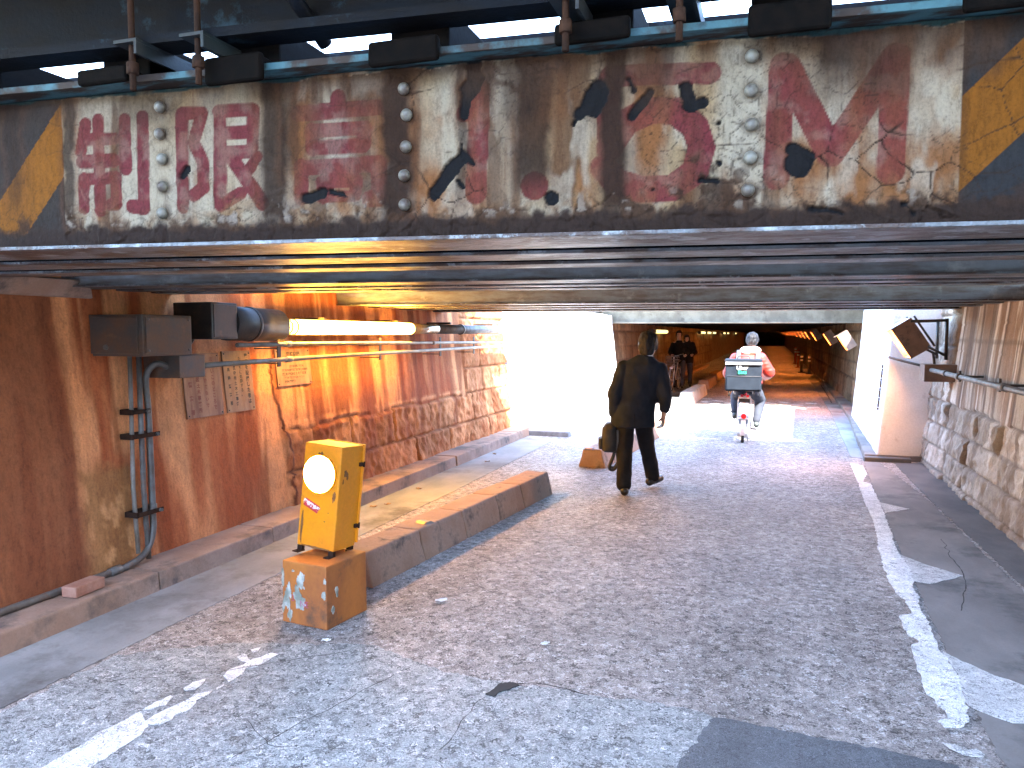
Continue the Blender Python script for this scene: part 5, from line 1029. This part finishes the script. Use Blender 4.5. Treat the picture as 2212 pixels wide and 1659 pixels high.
J = dict(head=(.115, .53, 1.485), nod=8, yaw=-4, neck=(.085, .475, 1.34), chest=(.06, .39, 1.13), pelvis=(.05, .26, .83), shL=(-.115, .42, 1.22), elL=(-.215, .46, 1.0), wrL=(-.205, .735, .945), shR=(.235, .42, 1.22), elR=(.36, .46, 1.02), wrR=(.325, .735, .945),
         hdL=(0.15, 1, -.1), hdR=(-.15, 1, -.1), thL=(1, 0, .2), thR=(-1, 0, .2), pnL=(0, 0, -1), pnR=(0, 0, -1), curl=.75,
         hpL=(-.03, .30, .80), knL=(-.115, .60, .64), anL=(-.115, .46, .43), toL=(-.125, .60, .335), hpR=(.13, .30, .80), knR=(.245, .62, .60), anR=(.195, .48, .30), toR=(.205, .63, .215), cuff=.056)
MA_sneak = worn('dark_trainer', (0.02, 0.03, 0.03), (0.05, 0.06, 0.06), 12, rough=0.6)
rider = person(RL, rz_, 'person in an orange quilted jacket riding away with a square delivery backpack', J, dict(skin=MA_skin, hair=MA_hair_g, top=MA_puffer, leg=MA_navy, shoe=MA_sneak), short_hair, jacket=puffer, folds=.012)
b = MB(); b.loft([(.085, .44, 1.285, .12, .10), (.088, .435, 1.31, .150, .115), (.09, .435, 1.345, .152, .12), (.095, .44, 1.385, .125, .105), (.10, .455, 1.40, .085, .085)], 32); fuse(b, 'hood', worn('sun_blown_nylon', (0.78, 0.46, 0.36), (0.74, 0.38, 0.28), 7, rough=0.55, bump=0.1), rider, .008, 4, .02, 9)  # hood colour paled to stand for sun glare on the orange jacket
# the square backpack
kb = empty('delivery_backpack', RL + Vector((.0, .05, .775)), rz=rz_, label='square dark delivery backpack with white and green lettering on the rider', cat='backpack')
MA_box_n = worn('dark_slate_nylon', (0.009, 0.0135, 0.021), (0.013, 0.019, 0.028), 9, rough=0.75, bump=0.2, bscale=200, bdist=.002, spec=0.12)
b = MB(); b.hexa([(-.245, -.19, 0), (.245, -.19, 0), (.245, .15, 0), (-.245, .15, 0), (-.25, -.17, .42), (.25, -.17, .42), (.25, .17, .42), (-.25, .17, .42)]); o = b.build('case', MA_box_n, kb, .022, 3)
bm = bmesh.new(); bm.from_mesh(o.data); bmesh.ops.subdivide_edges(bm, edges=[k for k in bm.edges if k.calc_length() > .2], cuts=14, use_grid_fill=True)
for v in bm.verts: v.co += v.normal * (fbm3(np.array([[v.co.x * 11, v.co.y * 11, v.co.z * 11]]), 3, 12)[0] - .5) * .02
for f in bm.faces: f.smooth = True
bm.to_mesh(o.data); bm.free()
b = MB(); b.hexa([(-.262, -.195, .42), (.262, -.195, .42), (.262, .18, .42), (-.262, .18, .42), (-.255, -.19, .452), (.255, -.19, .452), (.255, .175, .452), (-.255, .175, .452)]); b.build('lid', MA_box_n, kb, .01)
b = MB(); b.hexa([(-.245, -.199, .378), (.245, -.199, .378), (.245, -.186, .378), (-.245, -.186, .378), (-.245, -.199, .412), (.245, -.199, .412), (.245, -.186, .412), (-.245, -.186, .412)]); b.build('reflective_strip', plain('silver_reflective_tape', (.62, .64, .68), .35, .2), kb)
b = MB(); b.hexa([(-.23, -.208, .02), (.23, -.208, .02), (.23, -.18, .02), (-.23, -.18, .02), (-.228, -.200, .205), (.228, -.200, .205), (.228, -.18, .205), (-.228, -.18, .205)]); b.build('pocket', MA_box_n, kb, .012, 3)
b = MB(); b.tube([(-.235, -.203, .213), (.235, -.203, .213)], .006, 6); b.build('zip', MA_bag, kb)
ML = Matrix.Translation((-.02, -.2005, .30)) @ Matrix.Rotation(R(87), 4, 'X')
lettering('lettering', [('Uber', 0, .028, .072, .0022, 'CENTER')], ML, MA_wht, kb)
lettering('lettering', [('Eats', .004, -.030, .072, .0012, 'CENTER')], ML, plain('green_print', (.01, .50, .18), .5), kb)
b = MB(); b.tube(smooth_path([(-.09, -.05, .45), (-.06, -.05, .495), (.06, -.05, .495), (.09, -.05, .45)]), .008, 8); b.build('grab_handle', MA_bag, kb)
b = MB()
for x in (-.13, .13): b.tube([(x, -.19 + .018 * math.sin(q), -.018 + .018 * math.cos(q)) for q in [2 * math.pi * k / 14 for k in range(14)]], .004, 6, closed=True)
b.build('metal_ring', MA_galv_l, kb)
b = MB()
for x in (-.20, -.12, .14, .21): b.tube([(x, -.16, .0), (x + .01, -.17, -.05), (x, -.165, -.075)], .007, 6)
b.build('webbing', MA_bag, kb)
b = MB()
for x, xs_ in ((-.12, -.075), (.16, .195)):
    pa = smooth_path([(xs_ - .01, .13, .36), (xs_, .24, .50), (xs_ + .005, .36, .565), (xs_ + .01, .46, .50), (xs_ + .01, .48, .36)])
    for p, q in zip(pa[:-1], pa[1:]): b.hexa([p + Vector((-.032, 0, -.004)), p + Vector((.032, 0, -.004)), q + Vector((.032, 0, -.004)), q + Vector((-.032, 0, -.004)), p + Vector((-.032, 0, .008)), p + Vector((.032, 0, .008)), q + Vector((.032, 0, .008)), q + Vector((-.032, 0, .008))])
b.build('shoulder_strap', MA_bag, kb)

MA_tyre = plain('tyre_rubber', (0.02, 0.02, 0.02), 0.8); MA_alu = plain('brushed_alloy', (.5, .5, .5), .35, .8); MA_redp = plain('red_frame_paint', (.5, .02, .03), .3); MA_whp = plain('white_plastic', (.7, .7, .72), .35); MA_blu = plain('pale_blue_plastic', (.30, .40, .50), .4); MA_redr = plain('red_reflector', (.62, .02, .02), .2)
def wheel(e, y, r, name='wheel', lean=None):
    b = MB(); b.tube([(0, y + r * math.cos(q) * .955, r + r * .955 * math.sin(q)) for q in [2 * math.pi * k / 40 for k in range(40)]], r * .05 + .011, 10, closed=True); wv = b.build(name, MA_tyre, e)
    b = MB(); b.tube([(0, y + r * .9 * math.cos(q), r + r * .9 * math.sin(q)) for q in [2 * math.pi * k / 36 for k in range(36)]], .011, 8, closed=True); b.build('rim', MA_alu, wv)
    b = MB()
    for k in range(20):
        q = 2 * math.pi * k / 20; b.tube([(.02 * (1 if k % 2 else -1), y + .02 * math.cos(q + 1), r + .02 * math.sin(q + 1)), (0, y + r * .9 * math.cos(q), r + r * .9 * math.sin(q))], .0016, 4)
    b.build('spokes', MA_alu, wv); b = MB(); b.tube([(-.05, y, r), (.05, y, r)], .022, 12); b.build('hub', MA_alu, wv); return wv
bk = empty('bicycle', RL, rz=rz_, rot=(0, R(2), R(1.5)), label='red and white small-wheeled electric bicycle under the delivery rider', cat='bicycle')
wheel(bk, .25, .255); wheel(bk, 1.23, .255)
b = MB(); b.tube([(.0, .62, .29), (.0, .50, .80)], .018, 10); b.tube([(0, .62, .29), (0, .70, .42), (0, 1.02, .52)], .024, 10); b.tube([(0, 1.0, .90), (0, 1.06, .46)], .022, 10); b.build('frame', MA_redp, bk)
b = MB()
for x in (-.045, .045): b.tube([(x, 1.23, .255), (x, 1.10, .55), (x * .3, 1.06, .60)], .013, 8)
b.build('fork', MA_whp, bk); b = MB()
for x in (-.045, .045): b.tube([(x, .25, .255), (x * .6, .60, .29)], .011, 8); b.tube([(x, .25, .255), (x * .5, .53, .62)], .010, 8)
b.build('rear_stay', MA_whp, bk)
b = MB(); b.loft([(0, .33, .80, .03, .12), (0, .33, .825, .10, .13), (0, .33, .85, .09, .12), (0, .33, .86, .05, .08)], 20); b.build('saddle', MA_bag, bk)
b = MB(); b.tube([(-.02, .30, .64), (-.02, .30, .80)], .017, 10); b.build('seat_post', MA_redp, bk)
def fender(y, r, a0, a1, w_, m, name):
    b = MB(); n = 14
    for k in range(n):
        q0, q1 = R(a0 + (a1 - a0) * k / n), R(a0 + (a1 - a0) * (k + 1) / n)
        def P(q, x, rr): return (x, y + rr * math.cos(q), .255 + rr * math.sin(q))
        b.hexa([P(q0, -w_, r), P(q0, w_, r), P(q1, w_, r), P(q1, -w_, r), P(q0, -w_ * .8, r + .012), P(q0, w_ * .8, r + .012), P(q1, w_ * .8, r + .012), P(q1, -w_ * .8, r + .012)])
    return b.build(name, m, bk)
fender(.25, .285, 60, 205, .034, MA_whp, 'mudguard'); fender(1.23, .285, 10, 150, .034, MA_whp, 'mudguard')
b = MB(); b.hexa([(-.085, -.02, .47), (.085, -.02, .47), (.085, .05, .47), (-.085, .05, .47), (-.065, .02, .60), (.065, .02, .60), (.065, .06, .60), (-.065, .06, .60)]); b.hexa([(-.07, -.035, .36), (.07, -.035, .36), (.085, .03, .465), (-.085, .03, .465), (-.07, -.045, .37), (.07, -.045, .37), (.085, -.018, .469), (-.085, -.018, .469)]); b.build('number_plate', MA_whp, bk, .006)
b = MB(); b.box((-.07, .02, .605), (.07, .22, .66)); b.build('battery', MA_bag, bk, .008); b = MB(); b.box((-.085, .0, .662), (.085, .30, .682)); b.tube([(-.085, .0, .67), (-.09, .28, .27)], .007, 6); b.tube([(.085, .0, .67), (.09, .28, .27)], .007, 6); b.build('rear_rack', MA_whp, bk)
b = MB(); b.tube([(-.045, .03, .30), (-.06, -.03, .42)], .022, 8); b.tube([(.045, .03, .30), (.06, -.03, .42)], .022, 8); b.build('guard_stay', MA_blu, bk)
b = MB(); b.tube([(0, -.058, .41), (0, -.04, .41)], .037, 20); b.build('rear_reflector', MA_redr, bk)
b = MB(); b.box((-.06, -.008, .684), (-.02, -.001, .72)); b.box((.02, -.008, .684), (.06, -.001, .72)); b.build('tail_light', MA_redr, bk)
b = MB(); b.tube(smooth_path([(-.29, .86, .93), (-.20, .88, .945), (-.06, .97, .93), (.06, .97, .93), (.20, .88, .945), (.36, .80, .935)]), .012, 8); b.build('handlebar', MA_alu, bk)
b = MB(); b.tube([(-.10, .62, .29), (.10, .62, .29)], .012, 8); b.tube([(.10, .62, .29), (.105, .60, .17)], .011, 6); b.tube([(-.10, .62, .29), (-.105, .64, .41)], .011, 6); b.build('crank', MA_alu, bk)
for x, y, z in ((.15, .60, .165), (-.15, .64, .40)): b = MB(); b.cbox((x, y, z), (.09, .07, .02)); b.build('pedal', MA_bag, bk)
b = MB(); b.tube([(.05, .27, .26), (.075, .12, .03)], .009, 6); b.cbox((.0, .25, .10), (.16, .03, .05)); b.build('kickstand', MA_alu, bk)

# the couple coming out of the dark with a bicycle
def coat(b):
    b.loft([(0, 0, .72, .20, .15), (0, 0, .86, .205, .155), (0, 0, 1.0, .195, .15), (0, .01, 1.16, .215, .15), (0, .01, 1.27, .205, .125), (0, .015, 1.34, .12, .10), (0, .02, 1.40, .08, .08)], 28)
    for k in (-1, 1): b.caps((.17 * k, .01, 1.28), .075, (.25 * k, .03, 1.04), .07); b.caps((.25 * k, .03, 1.04), .07, (.20 * k, .26, .98), .052)
def walk(dz, sw): return dict(head=(0, .05, 1.545 + dz), nod=6, neck=(0, .02, 1.39 + dz), chest=(0, .01, 1.17 + dz), pelvis=(0, 0, .88), shL=(-.16, .01, 1.28 + dz), elL=(-.25, .03, 1.04), wrL=(-.20, .28, .98), shR=(.16, .01, 1.28 + dz), elR=(.25, .03, 1.04), wrR=(.20, .28, .98), hdL=(.1, 1, 0), hdR=(-.1, 1, 0), thL=(1, 0, .3), thR=(-1, 0, .3), pnL=(0, 0, -1), pnR=(0, 0, -1), curl=.7,
         hpL=(-.09, 0, .83), knL=(-.10, .06 + sw, .46), anL=(-.10, .0 + sw, .10), toL=(-.11, .14 + sw, .036), hpR=(.09, 0, .83), knR=(.10, .05 - sw, .46), anR=(.10, -.08 - sw, .11), toR=(.11, .06 - sw, .036))
pa = person((-2.56, 23.1, 0), R(180 + 5), 'person in a black coat and hat pushing a bicycle, farther of the couple', walk(.03, .12), dict(skin=MA_skin, hair=MA_coat, top=MA_coat, leg=MA_navy, shoe=MA_shoe), short_hair, .008, jacket=coat)
pb = person((-2.40, 23.75, 0), R(180 + 1), 'person in a long dark coat walking beside the pushed bicycle, holding something pink', walk(-.10, -.12), dict(skin=MA_skin, hair=MA_hair, top=MA_coat, leg=MA_navy, shoe=MA_sneak), long_hair, .008, jacket=lambda b: (coat(b)))
pk = empty('pouch', (-2.40, 23.3, .98), label='bright pink pouch in the hands of the walking couple', cat='pouch'); b = MB(); b.ell((0, 0, 0), (.055, .04, .075), 16, 10); b.caps((0, 0, .05), .03, (.02, 0, .085), .02); fuse(b, 'bag', worn('pink_cloth', (.62, .03, .16), (.5, .02, .12), 9), pk, .008, 2, .012, 12)
b2 = empty('bicycle', (-2.62, 21.2, 0), rot=(0, R(3), R(-4)), label='city bicycle with a front basket pushed by the couple in the underpass', cat='bicycle')
bk_save = bk; bk = b2
wheel(b2, .33, .33); wheel(b2, 1.40, .33)
b = MB(); b.tube([(0, .55, .78), (0, .50, .96)], .016, 8); b.tube([(0, .55, .72), (0, .98, .30), (0, 1.12, .78)], .017, 8); b.build('frame', MA_alu, b2)
b = MB()
for x in (-.05, .05): b.tube([(x, .33, .33), (x * .8, .50, .70), (0, .55, .76)], .012, 8)
b.build('fork', MA_alu, b2); b = MB()
for x in (-.05, .05): b.tube([(x, 1.40, .33), (0, .98, .30)], .010, 6); b.tube([(x, 1.40, .33), (0, 1.08, .72)], .009, 6)
b.build('rear_stay', MA_alu, b2)
b = MB(); b.tube(smooth_path([(-.27, .74, 1.0), (-.20, .62, 1.05), (-.08, .52, 1.0), (.08, .52, 1.0), (.20, .62, 1.05), (.27, .74, 1.0)]), .012, 8); b.build('handlebar', plain('chrome', (.7, .7, .7), .2, .9), b2)
b = MB()
for z, w_, d_ in ((.74, .13, .09), (.82, .145, .105), (.90, .16, .12), (.97, .17, .13)): b.tube([(-w_, .26 - d_, z), (w_, .26 - d_, z), (w_, .26 + d_, z), (-w_, .26 + d_, z)], .005, 5, closed=True)
for x in range(-4, 5): b.tube([(x * .032, .17, .74), (x * .042, .13, .97)], .003, 4); b.tube([(x * .032, .35, .74), (x * .042, .39, .97)], .003, 4)
b.box((-.13, .17, .735), (.13, .35, .742)); b.build('basket', MA_bag_g, b2)
b = MB(); b.ell((0, .17, .66), (.055, .05, .035), 14, 8); b.build('headlight', MA_whp, b2)
b = MB(); b.loft([(0, 1.16, .80, .03, .1), (0, 1.16, .83, .09, .13), (0, 1.16, .86, .05, .1)], 16); b.build('saddle', MA_bag, b2)
b = MB(); n = 14
for k in range(n):
    q0, q1 = R(30 + 150 * k / n), R(30 + 150 * (k + 1) / n)
    def P(q, x, rr): return (x, .33 + rr * math.cos(q), .33 + rr * math.sin(q))
    b.hexa([P(q0, -.03, .365), P(q0, .03, .365), P(q1, .03, .365), P(q1, -.03, .365), P(q0, -.025, .377), P(q0, .025, .377), P(q1, .025, .377), P(q1, -.025, .377)])
b.build('mudguard', MA_alu, b2)
